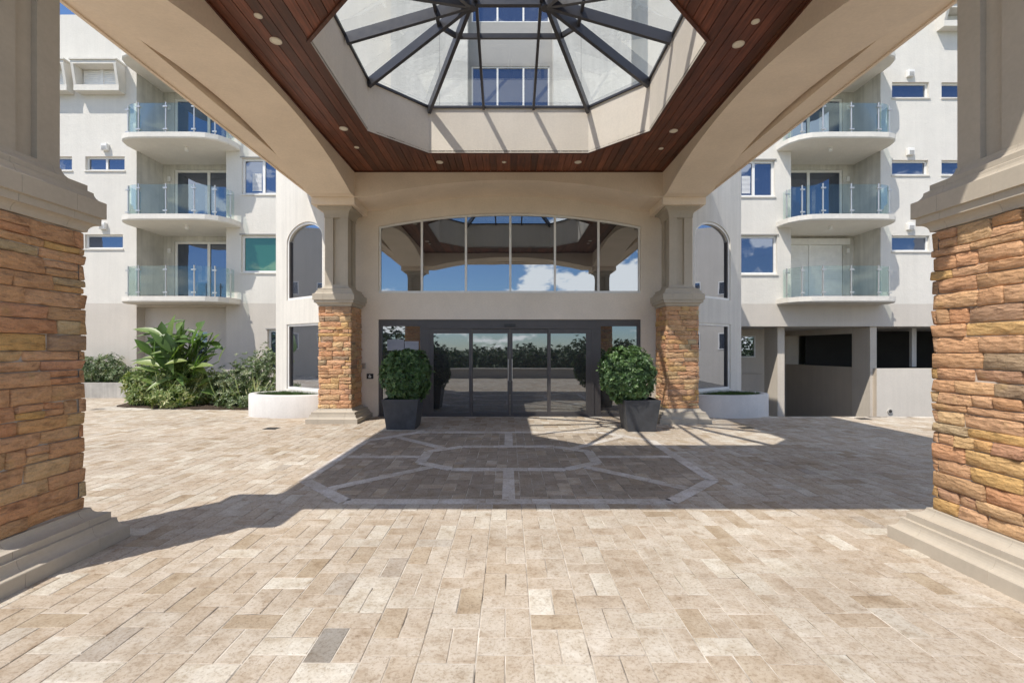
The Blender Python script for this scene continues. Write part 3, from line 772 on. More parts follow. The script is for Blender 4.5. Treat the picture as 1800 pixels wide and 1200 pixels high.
# ================================================================== columns
def cove(p, q, n=6, flip=False):
    # quarter curve from p to q in (half size, z)
    o = []
    for i in range(n+1):
        a = math.pi/2*i/n
        if not flip: o.append((p[0]+(q[0]-p[0])*(1-math.cos(a)), p[1]+(q[1]-p[1])*math.sin(a)))
        else: o.append((p[0]+(q[0]-p[0])*math.sin(a), p[1]+(q[1]-p[1])*(1-math.cos(a))))
    return o
def stone_geo(mb, axis, sgn, face, u0, u1, z0, z1, cx_, cy_, r, wrap0, wrap1):
    # one ledge stone on a face; face = half size; u along the face
    nx, nz = 6, 4
    pro = r.uniform(0.0, 0.017)
    gap = 0.0036
    u0 += gap; u1 -= gap; z0 += 0.0032; z1 -= 0.0032
    tilt = r.uniform(-0.006, 0.006); sd = r.random()*100
    yawt = r.uniform(-0.009, 0.009); pit = r.uniform(-0.006, 0.008)
    Lx = u1-u0; Lz = z1-z0
    sl0, sl1 = r.uniform(-.010,.010), r.uniform(-.010,.010)
    def P3(u, d, z):
        if axis == 'x': return (cx_+sgn*d, cy_+u, z)
        return (cx_+u, cy_+sgn*d, z)
    vs = []
    ex_ = min(.3, .008/Lx); ez_ = min(.3, .007/Lz); q1, q2 = r.uniform(.26,.42), r.uniform(.58,.74)
    fx = [0, ex_, q1, q2, 1-ex_, 1]; fz = [0, ez_, 1-ez_, 1]
    for k in range(nz):
        for i in range(nx):
            ex, ez = i in (0, nx-1), k in (0, nz-1)
            u = u0+Lx*fx[i]; z = z0+Lz*fz[k]
            z += (fx[i]-0.5)*tilt
            if i < 2: u += sl0*(fz[k]-.5)*1.2
            if i > nx-3: u += sl1*(fz[k]-.5)*1.2
            wv = noise.noise(Vector((u*9, sd, 0 if k < 2 else 7)))*0.006
            z += wv
            d = face + pro + yawt*(fx[i]-.5)*2 + pit*(fz[k]-.5)*2 + noise.noise(Vector((u*8+sd, z*16, sd)))*0.014
            if ez: d -= r.uniform(.002, .009)
            if ex: d -= r.uniform(.002, .008)
            if ex and ez: z += (-1 if k else 1)*r.uniform(.001, .006)
            vs.append(P3(u, d, z))
    nb_ = len(vs)
    ringi = [i for i in range(nx)]+[k*nx+nx-1 for k in range(1,nz)]+[(nz-1)*nx+i for i in range(nx-2,-1,-1)]+[k*nx for k in range(nz-2,0,-1)]
    for i in ringi:
        k, ii = divmod(i, nx)
        vs.append(P3(u0+Lx*fx[ii], face-0.045, z0+Lz*fz[k]))
    fs = [(k*nx+i, k*nx+i+1, (k+1)*nx+i+1, (k+1)*nx+i) for k in range(nz-1) for i in range(nx-1)]
    n_ = len(ringi)
    fs += [(ringi[i], ringi[(i+1)%n_], nb_+(i+1)%n_, nb_+i) for i in range(n_)]
    mb.add(vs, fs, True)
def make_column(cx_, cy_, label, seed, group):
    r = random.Random(seed)
    t = empty('column', (cx_, cy_, 0), label, 'column', group)
    h = HS
    prof = [(h+.204,0),(h+.204,.098),(h+.200,.103)] + cove((h+.198,.104),(h+.144,.188),6,True) + [(h+.117,.190),(h+.117,.241)] + cove((h+.115,.243),(h+.029,.309),6,True) + [(h-.03,.309)]
    mb = MB(); mb.rings(cx_, cy_, prof, (-0.30, 0.27)); mb.build('plinth', M['trim'], t)
    mb = MB(); mb.box(cx_-h+.014, cx_+h-.014, cy_-h+.014, cy_+h-.014, .305, 2.56); mb.build('mortar_core', M['mortar'], t)
    z = .309; courses = []
    while z < 2.50:
        ch = r.choice((.058,.075,.09,.10,.11,.12,.125)); 
        if z+ch > 2.50: ch = 2.545-z
        courses.append((z, z+ch)); z += ch
    for ci, (z0, z1) in enumerate(courses):
        lead = ci % 2
        for fi, (axis, sgn) in enumerate((('x',1),('y',1),('x',-1),('y',-1))):
            ext = (lead == 0) == (axis == 'x')
            a, b = (-h-.004, h+.004) if ext else (-h+.047, h-.047)
            cuts = [a]; u = a
            while True:
                L = r.uniform(.12,.24) if r.random() < .3 else r.uniform(.24,.46)
                if u+L > b-.09: break
                u += L; cuts.append(u)
            cuts.append(b)
            for i in range(len(cuts)-1):
                spl = (z1-z0) > .105 and r.random() < .16 and cuts[i+1]-cuts[i] < .3
                zs_ = [(z0,z1)] if not spl else [(z0,(z0+z1)/2),((z0+z1)/2,z1)]
                for (za_, zb_) in zs_:
                    mb = MB(); mb.tint = r.random()
                    stone_geo(mb, axis, sgn, h, cuts[i], cuts[i+1], za_, zb_, cx_, cy_, r, 0, 0)
                    mb.build('stone', M['stone'], t)
    prof = [(h-.03,2.552),(h+.012,2.553)] + cove((h+.014,2.556),(h+.0745,2.620),5) + [(h+.0745,2.677),(h+.098,2.680),(h+.098,2.81)] \
         + cove((h+.096,2.812),(h+.04,2.88),5,True) + [(h+.014,2.893),(h+.014,2.934)] + cove((h+.012,2.936),(h-.095,3.03),6,True) + [(h-.14,3.03)]
    mb = MB(); mb.rings(cx_, cy_, prof, (-0.22, 0.19)); mb.build('belt_capital', M['trim'], t)
    s_ = h-.101; a_, b_ = s_*0.30, 0.045
    prof2 = []
    for k in range(4):
        ca, sa = ((1,0),(0,1),(-1,0),(0,-1))[k]
        for (p, q) in ((s_,-s_),(s_,-a_),(s_-b_,-a_),(s_-b_,a_),(s_,a_)): prof2.append((cx_+p*ca-q*sa, cy_+p*sa+q*ca))
    mb = MB(); mb.prism(prof2, 'z', 3.028, 4.525); mb.build('shaft', M['trim'], t)
    prof = [(s_-.03,4.505),(s_+.012,4.506),(s_+.012,4.535)] + cove((s_+.012,4.54),(h+.015,4.69),7) + [(h+.02,4.695),(h+.02,4.742),(s_-.1,4.742)]
    mb = MB(); mb.rings(cx_, cy_, prof); mb.build('capital', M['trim'], t)
    mb = MB(); mb.rings(cx_, cy_, [(h-.05,4.74),(h+.108,4.741),(h+.1125,4.746),(h+.1125,4.897),(h-.05,4.898)]); mb.build('impost', M['tan'], t)
    return t
make_column(-COLX, NEARY, 'large tapering-capital column clad in shaded orange stone, cut off by the left edge', 11, 'stone clad canopy columns')
make_column(COLX, NEARY, 'large column clad in sunlit tan and pink stone, cut off by the right edge', 12, 'stone clad canopy columns')
make_column(-COLX, FARY, 'distant stone clad column between the left potted shrub and left curved planter', 13, 'stone clad canopy columns')
make_column(COLX, FARY, 'distant stone clad column behind the right potted shrub, dappled with shade', 14, 'stone clad canopy columns')

# ================================================================== wings
def holes_wall(mb, x0, x1, z0, z1, y, holes, depth=0.18):
    xs_ = sorted({x0, x1}|{v for h in holes for v in (h[0],h[1]) if x0 < v < x1}); zs_ = sorted({z0, z1}|{v for h in holes for v in (h[2],h[3]) if z0 < v < z1})
    for i in range(len(xs_)-1):
        for k in range(len(zs_)-1):
            mx, mz = (xs_[i]+xs_[i+1])/2, (zs_[k]+zs_[k+1])/2
            if any(h[0] < mx < h[1] and h[2] < mz < h[3] for h in holes): continue
            mb.add([(xs_[i],y,zs_[k]),(xs_[i+1],y,zs_[k]),(xs_[i+1],y,zs_[k+1]),(xs_[i],y,zs_[k+1])], [(0,1,2,3)])
    for h in holes:
        a, b, c, d = max(h[0],x0), min(h[1],x1), max(h[2],z0), min(h[3],z1)
        if a >= b or c >= d: continue
        yd = y+(h[4] if len(h) > 4 else depth)
        q = lambda p, r_: mb.add([(p[0],y,p[1]),(r_[0],y,r_[1]),(r_[0],yd,r_[1]),(p[0],yd,p[1])], [(0,1,2,3)])
        if h[2] > z0: q((a,c),(b,c))
        if h[3] < z1: q((b,d),(a,d))
        if h[0] > x0: q((a,d),(a,c))
        if h[1] < x1: q((b,c),(b,d))
def window(par, x0, x1, z0, z1, y, panes=1, glass='glass_wing', blind=False, fw=0.05, name='window', set_in=0.09, sill=True):
    mb = MB(); ya, yb = y+set_in, y+set_in+0.06
    mb.box(x0,x0+fw,ya,yb,z0,z1); mb.box(x1-fw,x1,ya,yb,z0,z1); mb.box(x0+fw,x1-fw,ya+.001,yb,z0,z0+fw); mb.box(x0+fw,x1-fw,ya+.001,yb,z1-fw,z1)
    xs_ = [x0+(x1-x0)*i/panes for i in range(panes+1)]
    for x in xs_[1:-1]: mb.box(x-fw*.6, x+fw*.6, ya-.006, yb, z0+fw, z1-fw)
    o = mb.build(name, M['whiteframe'], par)
    for i in range(panes):
        m2 = MB(); m2.box(xs_[i]+fw*.5, xs_[i+1]-fw*.5, ya+.03, ya+.04, z0+fw*.6, z1-fw*.6); m2.build('pane', M[glass], o)
    if sill:
        m2 = MB(); m2.box(x0-.03, x1+.03, y-.035, ya+.001, z0-.05, z0-.002); m2.build('sill', M['white'], o)
    return o
def vent(par, px, py):
    mb = MB(); x, z = X(px, FY), Z(py, FY)
    mb.bbox(x-.11, x+.11, FY-.12, FY+.002, z-.12, z+.12, .012); o = mb.build('wall_vent', M['whiteframe'], par)
    m2 = MB()
    for k in range(3): m2.box(x-.08, x+.08, FY-.128, FY-.118, z-.09+k*.045, z-.07+k*.045)
    m2.build('louvre', M['spandrel'], o)
BZ = (3.38, 6.12, 8.85, 11.62)        # balcony floor levels
def balcony(par, sgn, zt, rail=True, lamp=True):
    # outline of the slab for the left wing (mirrored for the right)
    pl = [(-13.26,FY+.02),(-13.26,16.05),(-13.17,15.78),(-12.98,15.58),(-12.7,15.48),(-12.2,15.45),(-10.6,15.45),(-10.15,15.50),(-9.82,15.68),(-9.62,15.95),(-9.55,16.25),(-9.53,FY+.02)]
    pl = [(x*sgn*-1 if sgn > 0 else x, y) for x, y in pl]
    mb = MB(); n_ = len(pl)
    # chamfered rim: bottom smaller
    cxm = sum(p[0] for p in pl)/n_
    ins = [((x-cxm)*0.985+cxm, y+0.03 if y < FY else y) for x, y in pl]
    vs = [(x,y,zt-.20) for x, y in ins]+[(x,y,zt-.16) for x, y in pl]+[(x,y,zt) for x, y in pl]
    mb.add(vs, [tuple(range(n_)), tuple(range(2*n_,3*n_))]+[(k*n_+i,k*n_+(i+1)%n_,(k+1)*n_+(i+1)%n_,(k+1)*n_+i) for k in (0,1) for i in range(n_)])
    mb.box(*sorted((13.23*sgn, 10.03*sgn)), FY+.03, 17.76, zt-.19, zt-.004)
    o = mb.build('balcony', M['white'], par)
    if rail:
        pp = [(-13.0,16.42),(-12.96,15.80),(-12.45,15.60),(-11.52,15.585),(-10.57,15.585),(-9.98,15.76),(-9.74,16.24),(-9.72,16.46)]
        pp = [(x*-1 if sgn > 0 else x, y) for x, y in pp]
        for i, (x, y) in enumerate(pp[1:-1]):
            m2 = MB(); m2.cyl((x,y,zt), .024, 1.04, 10); m2.cyl((x,y,zt), .05, .012, 12); m2.cyl((x,y,zt+1.04), .028, .012, 10)
            for zz in (.14, .90): m2.box(x-.075, x+.075, y-.045, y-.015, zt+zz-.022, zt+zz+.022)
            m2.build('post', M['steel'], o)
        for i in range(len(pp)-1):
            a, b = Vector(pp[i]), Vector(pp[i+1]); sub = 1
            mid = (a+b)/2; c = Vector((sum(p[0] for p in pp)/len(pp), 16.4)); L = (b-a).length
            bul = (mid-c).normalized()*(0.10 if (0 < i < 2 or 3 < i < 6) else 0.0)
            pts = []
            for k in range(7):
                t2 = k/6; p = a.lerp(b, t2)+bul*4*t2*(1-t2)*0.6; pts.append(p)
            s0 = (pts[1]-pts[0]).normalized()*.04; pts[0] = pts[0]+s0; pts[-1] = pts[-1]-s0
            m2 = MB(); vs = []
            for p in pts:
                off = (p-c).normalized()*.006
                for q_ in (p-off, p+off): vs += [(q_.x,q_.y,zt+.05),(q_.x,q_.y,zt+1.03)]
            fs = []
            for k in range(6):
                b4 = 4*k; fs += [(b4,b4+4,b4+5,b4+1),(b4+2,b4+3,b4+7,b4+6),(b4+1,b4+5,b4+7,b4+3),(b4,b4+2,b4+6,b4+4)]
            fs += [(0,1,3,2),(24,26,27,25)]
            m2.add(vs, fs); m2.build('glass_panel', M['glass_rail'], o)
    if lamp:
        m2 = MB(); x = 11.25*sgn; m2.cyl((x,16.2,zt-.33), .06, .13, 14); m2.build('lamp', M['whiteframe'], o)
    return o

def make_wing(sgn):
    if sgn < 0: wing = empty('apartment_building', (-13, FY, 0), 'white stucco wing with curved glass balconies left of the canopy', 'building')
    else: wing = empty('apartment_building', (13, FY, 0), 'white stucco wing with curved glass balconies above an open garage, right of the canopy', 'building')
    XF = lambda px: X(px, FY); ZF = lambda py: Z(py, FY)
    holes = []; wins = []
    RX0, RX1 = 10.05, 13.24
    ra, rb = sorted((RX0*sgn, RX1*sgn))
    BAND = 3.22 if sgn > 0 else 3.24
    if sgn < 0:
        rect_ = [(425,499,278,341.5,2,'glass_wing'),(424,499,413.5,479,1,'glass_green'),(150,219,275,299.5,2,'glass_wing'),(57,126.5,275,299.5,2,'glass_wing'),
                 (149,216,412,437,1,'glass_wing'),(60,124,412,437,1,'glass_wing'),(470,498,579,650,1,'glass_wing'),(425,499,140,204,2,'glass_wing')]
    else:
        rect_ = [(1291,1362,282,345.5,2,'glass_wing'),(1291,1366,414,482,1,'glass_wing'),(1568,1633,144.5,172,1,'glass_wing'),(1655,1722,145,172,1,'glass_wing'),
                 (1568,1632,281.5,307.5,1,'glass_wing'),(1655,1722,281.5,307.5,1,'glass_wing'),(1568,1634,414,441.5,1,'glass_wing'),(1655,1722,414,441.5,1,'glass_wing')]
    for a, b, c, d, n_, gl in rect_:
        h = (XF(a), XF(b), ZF(d), ZF(c)); holes.append(h); wins.append((h, n_, gl))
    xin, xout = 6.0*sgn, 21.0*sgn
    a, b = sorted((xin, xout))
    up_h = [h for h in holes if h[3] > BAND]
    top = 13.5 if sgn < 0 else 14.5
    up_h.append((ra, rb, BZ[0]-.02, BZ[3]-.1, 1.28))
    mb = MB(); holes_wall(mb, a, b, BAND, top, FY, up_h)
    mb.box(a, b, FY+.25, FY+.35, top-.02, top+.03); mb.build('wall', M['white'], wing)
    # recess behind the balconies
    mb = MB(); yb = FY+1.285
    dh = [(x0_, x1_, zt, zt+2.36) for zt in BZ[:3] for x0_, x1_ in (sorted((10.2*sgn, 12.82*sgn)),)]
    holes_wall(mb, ra-.1, rb+.1, BZ[0]-.1, BZ[3], yb, dh, .12)
    wc = ra+0.003 if sgn < 0 else rb-0.003
    mb.add([(wc,FY+.01,BZ[0]),(wc,yb,BZ[0]),(wc,yb,BZ[3]),(wc,FY+.01,BZ[3])], [(0,1,2,3)])
    mb.build('recess_wall', M['recess'], wing)
    for k, zt in enumerate(BZ):
        balcony(wing, sgn, zt, k < 3, k > 0)
        if k == 3: break
        x0_, x1_ = sorted((10.22*sgn, 12.80*sgn))
        if sgn > 0 and k == 0:
            m2 = MB(); m2.box(x0_, x1_, yb+.02, yb+.06, zt+.02, zt+2.34); o = m2.build('roller_shutter', M['shutter'], wing)
            m3 = MB(); xm = 11.55
            for i in range(26):
                zz = zt+.06+i*.086
                for p, q in ((x0_+.04, xm-.05),(xm+.05, x1_-.06)): m3.box(p, q, yb-.005+.012*(i%2), yb+.019, zz, zz+.08)
            m3.build('slats', M['shutter'], o, kind='stuff')
            m3 = MB(); m3.box(x0_, x1_+.2, yb-.14, yb-.003, zt+2.22, zt+2.44); m3.box(xm-.05, xm+.05, yb-.03, yb-.003, zt, zt+2.22); m3.build('shutter_box', M['whiteframe'], o)
        else:
            d_ = window(wing, x0_, x1_, zt+.01, zt+2.35, yb, 2, 'glass_wing', fw=.085, name='sliding_door', set_in=.02, sill=False)
        m2 = MB(); xl = 12.98*sgn; m2.bbox(xl-.05, xl+.05, yb-.09, yb-.001, zt+1.9, zt+2.08, .01); m2.build('wall_lamp', M['whiteframe'], wing)
    for h, n_, gl in wins:
        o = window(wing, *h, FY, n_, gl, fw=.075 if h[3]-h[2] > .9 else .06)
        if n_ == 2 and (h[3]-h[2]) > 1.0:
            xm = (h[0]+h[1])/2; m2 = MB()
            for i in range(14): m2.box(h[0]+.32, xm-.1, FY+.113, FY+.119, h[2]+.15+i*.045, h[2]+.178+i*.045)
            m2.build('blind', M['shutter'], o, kind='stuff')
        elif sgn > 0 and (h[3]-h[2]) > 1.0:
            m2 = MB()
            for i in range(13): m2.box(h[0]+.12, h[1]-.14, FY+.116, FY+.1195, h[2]+.10+i*.052, h[2]+.112+i*.052)
            m2.build('blind', M['glass_wing'], o, kind='stuff')
        if (h[3]-h[2]) > .6:
            m2 = MB(); m2.box(h[0]-.05, h[1]+.05, FY-.03, FY+.02, h[3]+.012, h[3]+.05); m2.build('lintel', M['spandrel'], o)
    for px, py in (((187,260),(183,398)) if sgn < 0 else ((1598,131),(1598,268),(1598,399))): vent(wing, px, py)
    # hooded shutter windows on the top storey
    for a_, b_ in (((143,221),(56,131)) if sgn < 0 else ((1646,1724),)):
        c_, d_ = (118,167) if sgn < 0 else (22,56)
        x0_, x1_ = XF(a_), XF(b_); z1_, z0_ = ZF(c_), ZF(d_); m2 = MB()
        m2.box(x0_, x1_, FY-.42, FY-.002, z1_-.13, z1_); m2.box(x0_-.04, x1_+.04, FY-.46, FY-.002, z1_-.001, z1_+.05)
        m2.box(x0_, x1_, FY-.30, FY-.002, z0_, z0_+.20)
        for xx in (x0_, x1_-.09): m2.prism([(FY-.002,z0_+.2),(FY-.30,z0_+.2),(FY-.42,z1_-.13),(FY-.002,z1_-.13)], 'x', xx, xx+.09)
        o = m2.build('hooded_window', M['white'], wing)
        xm = (x0_+x1_)/2; m3 = MB()
        for i in range(9):
            zz = z0_+.21+i*(z1_-z0_-.36)/9
            for p, q in ((x0_+.12, xm-.06),(xm+.06, x1_-.12)): m3.box(p, q, FY-.05, FY-.012+.006*(i%2), zz, zz+(z1_-z0_-.36)/9-.008)
        m3.build('shutter', M['shutter'], o)
        m3 = MB(); m3.box(xm-.06, xm+.06, FY-.075, FY-.003, z0_+.2, z1_-.13); m3.build('mullion', M['whiteframe'], o)
    # ground storey
    if sgn < 0:
        mb = MB(); lo_h = [h for h in holes if h[3] < BAND]; lo_h.append((ra, rb, -.1, BAND, .38))
        holes_wall(mb, a, b, -.1, BAND, FY, lo_h)
        mb.add([(ra,FY+.38,-.1),(rb,FY+.38,-.1),(rb,FY+.38,BAND),(ra,FY+.38,BAND)], [(0,1,2,3)]) if False else None
        holes_wall(mb, ra-.05, rb+.05, -.1, BAND+.2, FY+.38, [(XF(318.5), XF(352), ZF(640), ZF(580))])
        mb.box(ra, rb, FY+.01, FY+.37, BZ[0]-.26, BZ[0]-.21)
        mb.build('ground_storey_wall', M['band'], wing)
        window(wing, XF(318.5), XF(352), ZF(640), ZF(580), FY+.38, 1, 'glass_wing')
    else:
        mb = MB(); zb = 2.42
        mb.box(6.3, 21, FY, FY+.25, zb, BAND-.002); mb.build('fascia', M['band'], wing)
        mb = MB(); mb.box(6.3, 21, FY+.25, 25, zb, zb+.1); mb.build('garage_ceiling', M['drum'], wing)
        for (a_, b_, y_) in ((1366.8,1379,16.94),(1529.5,1541,16.60)):
            m2 = MB(); m2.box(X(a_,y_), X(b_,y_), y_, y_+.88, -1.75, zb-.001); m2.build('pillar', M['garage'], wing)
        hx = X(1541,16.45); ht = .93
        m2 = MB(); m2.box(hx+.001, 21, 16.45, 16.598, -1.75, ht); m2.build('parapet_wall', M['parapet'], wing)
        ex, ey = 12.67, 21.2
        m2 = MB(); m2.prism([(hx,16.452),(ex,ey),(ex+.15,ey),(hx+.15,16.599)], 'z', -1.75, ht-.002); m2.build('ramp_wall', M['ramp_wall'], wing)
        m2 = MB(); m2.prism([(12.98,17.485),(ex+.01,ey),(ex+.16,ey),(13.1,17.485)], 'z', 2.2, zb-.001); m2.build('inner_beam', M['parapet'], wing)
        m2 = MB(); m2.box(ex-1.7, ex-.001, ey+.002, ey+.15, -1.75, zb-.001); m2.box(ex+.001, ex+.60, ey+.002, ey+.15, -1.75, zb-.002); m2.build('inner_wall', M['garage'], wing)
        m2 = MB(); x_, z_ = X(1563.5,16.45), Z(722.5,16.45); m2.cyl((x_,16.41,z_), .085, .045, 20, 'y'); o = m2.build('drain_pipe', M['concrete'], wing)
        m3 = MB(); m3.cyl((x_,16.404,z_), .058, .005, 18, 'y'); m3.build('grille', M['iron'], o)
        m2 = MB()
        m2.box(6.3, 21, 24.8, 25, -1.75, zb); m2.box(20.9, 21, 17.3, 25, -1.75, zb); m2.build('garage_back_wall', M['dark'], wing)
        m2 = MB(); m2.box(11.0, 11.08, 19.1, 24.7, -1.75, zb-.002); m2.build('garage_side_wall', M['garage'], wing)
        m2 = MB(); m2.box(13.45, 20.9, 21.0, 21.06, -1.7, zb-.002); m2.build('garage_shade_sheet', M['dark'], wing)  # added black sheet standing in for the shade deep in the garage
        m2 = MB(); m2.box(X(1603,18), X(1611,18), 18, 18.12, .93, zb-.002); m2.build('post', M['drum'], wing)
        yp = 19.0; m2 = MB(); m2.box(6.3, X(1348,yp)+.2, yp, yp+.15, -1.75, zb-.001); m2.build('passage_wall', M['garage'], wing)
        window(wing, X(1290,yp), X(1327,yp), Z(628,yp), Z(590,yp), yp-.09, 1, 'glass_side', set_in=.04, sill=False)
        m2 = MB(); m2.box(6.4, X(1343,18.4), 18.4, 18.95, -1.75, Z(657,18.4)); m2.build('bench', M['garage'], wing)
    m2 = MB(); m2.box(a, b, FY+7, FY+7.2, -1, top); m2.box(*sorted((xout, xout-.2*sgn)), FY+.01, FY+7, -1, top); m2.build('rear_wall', M['white'], wing)
make_wing(-1); make_wing(1)

# ------------------------------------------------------------------ tower behind the entrance
tow = empty('tower_block', (0, 15.7, 0), 'tall pale grey tower block rising behind the skylight with stacked triple windows', 'building')
BY = 15.7; bx0, bx1 = -3.99, 4.16; wx0, wx1 = -1.39, 1.52
mb = MB(); holes_wall(mb, bx0, bx1, 5, 24, BY, [(wx0, wx1, 5.2, 23.5, .42)])
mb.add([(bx0,BY,5),(bx0,FY,5),(bx0,FY,24),(bx0,BY,24)], [(0,1,2,3)]); mb.add([(bx1,BY,5),(bx1,FY,5),(bx1,FY,24),(bx1,BY,24)], [(0,1,2,3)])
mb.add([(bx0,BY,24),(bx1,BY,24),(bx1,FY+6,24),(bx0,FY+6,24)], [(0,1,2,3)])
mb.build('bay_wall', M['bay'], tow)
mb = MB()
for px in (772.5, 1021.5): mb.box(X(px,BY)-.008, X(px,BY)+.008, BY-.004, BY+.001, 5, 24)
mb.build('control_joint', M['spandrel'], tow)
wy = BY+.42; rows = []
for k in range(5):
    z0_ = Z(187.5, BY+.42)+k*2.93-2.93
    rows.append((z0_, z0_+1.40))
mb = MB(); holes_wall(mb, wx0, wx1, 5, 24, wy, [(wx0+.10, wx1-.10, a, b) for a, b in rows], .1)
mb.build('spandrel_wall', M['spandrel'], tow)
for a, b in rows: window(tow, wx0+.10, wx1-.10, a, b, wy-.06, 3, 'glass_wing', fw=.05, sill=False)
mb = MB(); mb.add([(-7.9,FY-.02,6.5),(bx0,FY-.02,6.5),(bx0,FY-.02,22),(-7.9,FY-.02,22)], [(0,1,2,3)]); mb.add([(bx1,FY-.02,6.5),(7.9,FY-.02,6.5),(7.9,FY-.02,22),(bx1,FY-.02,22)], [(0,1,2,3)])
mb.box(-9.5, 9.5, FY+6, FY+6.2, 0, 24)
mb.build('wall', M['white'], tow)

# ------------------------------------------------------------------ side wings (seen mirrored in the corner windows)
for sgn in (-1, 1):
    e_ = empty('side_wing', (24*sgn, 12, 0), 'low grey stucco side wing reflected in the %s corner windows of the entrance' % ('left' if sgn < 0 else 'right'), 'building')
    a, b = sorted((23*sgn, 26*sgn)); mb = MB(); mb.box(a, b, 7, FY-.3, -.05 if sgn < 0 else -1.75, 9.0); mb.build('wall', M['band'], e_)
    for yy in (9.5, 11.6, 13.7):
        for z0_, z1_ in ((1.6,2.6),(4.9,5.7)):
            x = 23*sgn; m2 = MB(); a, b = sorted((x-.03*sgn, x+.01*sgn)); m2.box(a, b, yy, yy+1.1, z0_, z1_); o = m2.build('window', M['whiteframe'], e_)
            m3 = MB(); a, b = sorted((x-.04*sgn, x-.025*sgn)); m3.box(a, b, yy+.06, yy+1.04, z0_+.06, z1_-.06); m3.build('pane', M['glass_wing'], o)

# ================================================================== plants and planters
def leaf(mb, p, dirv, nrm, L, W, fold=0.25, droop=0.0, seg=2):
    d = dirv.normalized(); s_ = d.cross(nrm)
    if s_.length < 1e-4: s_ = d.orthogonal()
    s_.normalize(); u = s_.cross(d).normalized()
    if seg == 2:
        m1 = p+d*L*.5+u*0.0; t_ = p+d*L-u*L*droop
        vs = [p, m1+s_*W*.5+u*W*fold, t_, m1-s_*W*.5+u*W*fold, m1]
        mb.add(vs, [(0,1,4),(1,2,4),(0,4,3),(4,2,3)])
    else:
        vs = []; prof = (0.10,.62,.95,1.0,.82,.5,0.02)
        for k in range(7):
            t2 = k/6; c = p+d*L*t2-u*L*droop*t2*t2; w_ = W*.5*prof[k]
            vs += [c+s_*w_+u*w_*fold*2, c, c-s_*w_+u*w_*fold*2]
        fs = []
        for k in range(6): fs += [(3*k,3*k+1,3*k+4,3*k+3),(3*k+1,3*k+2,3*k+5,3*k+4)]
        mb.add(vs, fs, True)
def rv(r): 
    while True:
        v = Vector((r.uniform(-1,1), r.uniform(-1,1), r.uniform(-1,1)))
        if .05 < v.length < 1: return v.normalized()
def bush(mb, c, rx, ry, rz, count, r, L=.07, W=.03, whorl=5, power=2.6, up=.35, shell=.72, lump=.12):
    for _ in range(count):
        d = rv(r)
        # superellipsoid radius
        k = (abs(d.x)**power+abs(d.y)**power+abs(d.z)**power)**(-1/power)
        rad = k*(r.uniform(shell,1.0)**.6)*(1+lump*noise.noise(d*2.6+Vector((c[0],c[1],0))))
        p = Vector((c[0]+d.x*rad*rx, c[1]+d.y*rad*ry, c[2]+d.z*rad*rz))
        ax = (d+Vector((0,0,up))+rv(r)*.5).normalized()
        base = r.random()*.6 + .4*max(0, min(1, noise.noise(p*5)*.8+.5))
        sA = ax.orthogonal().normalized(); tA = ax.cross(sA)
        a0 = r.random()*6.28
        for i in range(whorl):
            a = a0+6.283*i/whorl+r.uniform(-.3,.3)
            ld = (sA*math.cos(a)+tA*math.sin(a))*1.0+ax*r.uniform(.25,.8)
            mb.tint = min(1, max(0, base+r.uniform(-.2,.2)))
            leaf(mb, p, ld, ax, L*r.uniform(.7,1.25), W*r.uniform(.8,1.2), .15, .1)
def stems(mb, c, z0, z1, n, r, spread=.3, th=.012):
    for _ in range(n):
        a = r.random()*6.28; q = Vector((c[0]+math.cos(a)*spread*r.random(), c[1]+math.sin(a)*spread*r.random(), z1))
        p = Vector((c[0]+r.uniform(-.05,.05), c[1]+r.uniform(-.05,.05), z0)); mb.bar(p, q, th, th, (0,1,0))

def pot_and_shrub(cx_, yf, topw, botw, h, side, srx, srz, sz, seed, lab1, lab2, sox=0.0):
    t = empty('planter_pot', (cx_, yf+topw/2, 0), lab1, 'planter', 'charcoal planters beside the entrance')
    cy_ = yf+topw/2; mb = MB(); tw, bw_ = topw/2, botw/2
    prof = [(bw_,0.0),(bw_+.004,.006),(tw-.004,h-.004),(tw-.008,h),(tw-.035,h),(tw-.05,h-.10)]
    mb.rings(cx_, cy_, prof); mb.build('pot', M['pot'], t)
    mb = MB(); mb.box(cx_-tw+.04, cx_+tw-.04, cy_-tw+.04, cy_+tw-.04, h-.1, h-.05); mb.build('soil', M['mulch'], t)
    s = empty('potted_shrub', (cx_, cy_, h-.06), lab2, 'shrub', 'clipped shrubs in charcoal pots')
    r = random.Random(seed); mb = MB()
    c = (cx_+sox, cy_, sz)
    bush(mb, c, srx, srx*.95, srz, 1500, r, .066, .029, 6, 2.5, .3, .82, .19)
    bush(mb, c, srx*.72, srx*.7, srz*.75, 300, r, .09, .04, 5, 2.4, .3, .6, .1)
    for _ in range(44):
        d = rv(r); d.z = abs(d.z)*.8+.1
        p = Vector((c[0]+d.x*srx*.98, c[1]+d.y*srx*.98, c[2]+d.z*srz*.98))
        for i in range(7):
            mb.tint = r.uniform(.5,1); leaf(mb, p+d*.012*i, (rv(r)+d*.7), d, .07, .029, .15, .1)
    mb.build('foliage', M['leaf_pot'], s, kind='stuff', recalc=False)
    mb = MB(); stems(mb, (cx_,cy_), h-.06, sz, 12, r, srx*.5, .016); mb.build('stem', M['bark'], s)
pot_and_shrub(-2.155, 9.17, .73, .56, .61, 1, .475, .52, 1.07, 21, 'tapered square charcoal pot left of the sliding doors, mostly in shade', 'rounded dark green shrub in the pot left of the sliding doors', .06)
pot_and_shrub(2.59, 8.93, .71, .53, .62, 1, .51, .53, 1.11, 22, 'tapered square charcoal pot right of the sliding doors, on the sunlit patch', 'rounded sunlit green shrub in the pot right of the sliding doors', -.22)

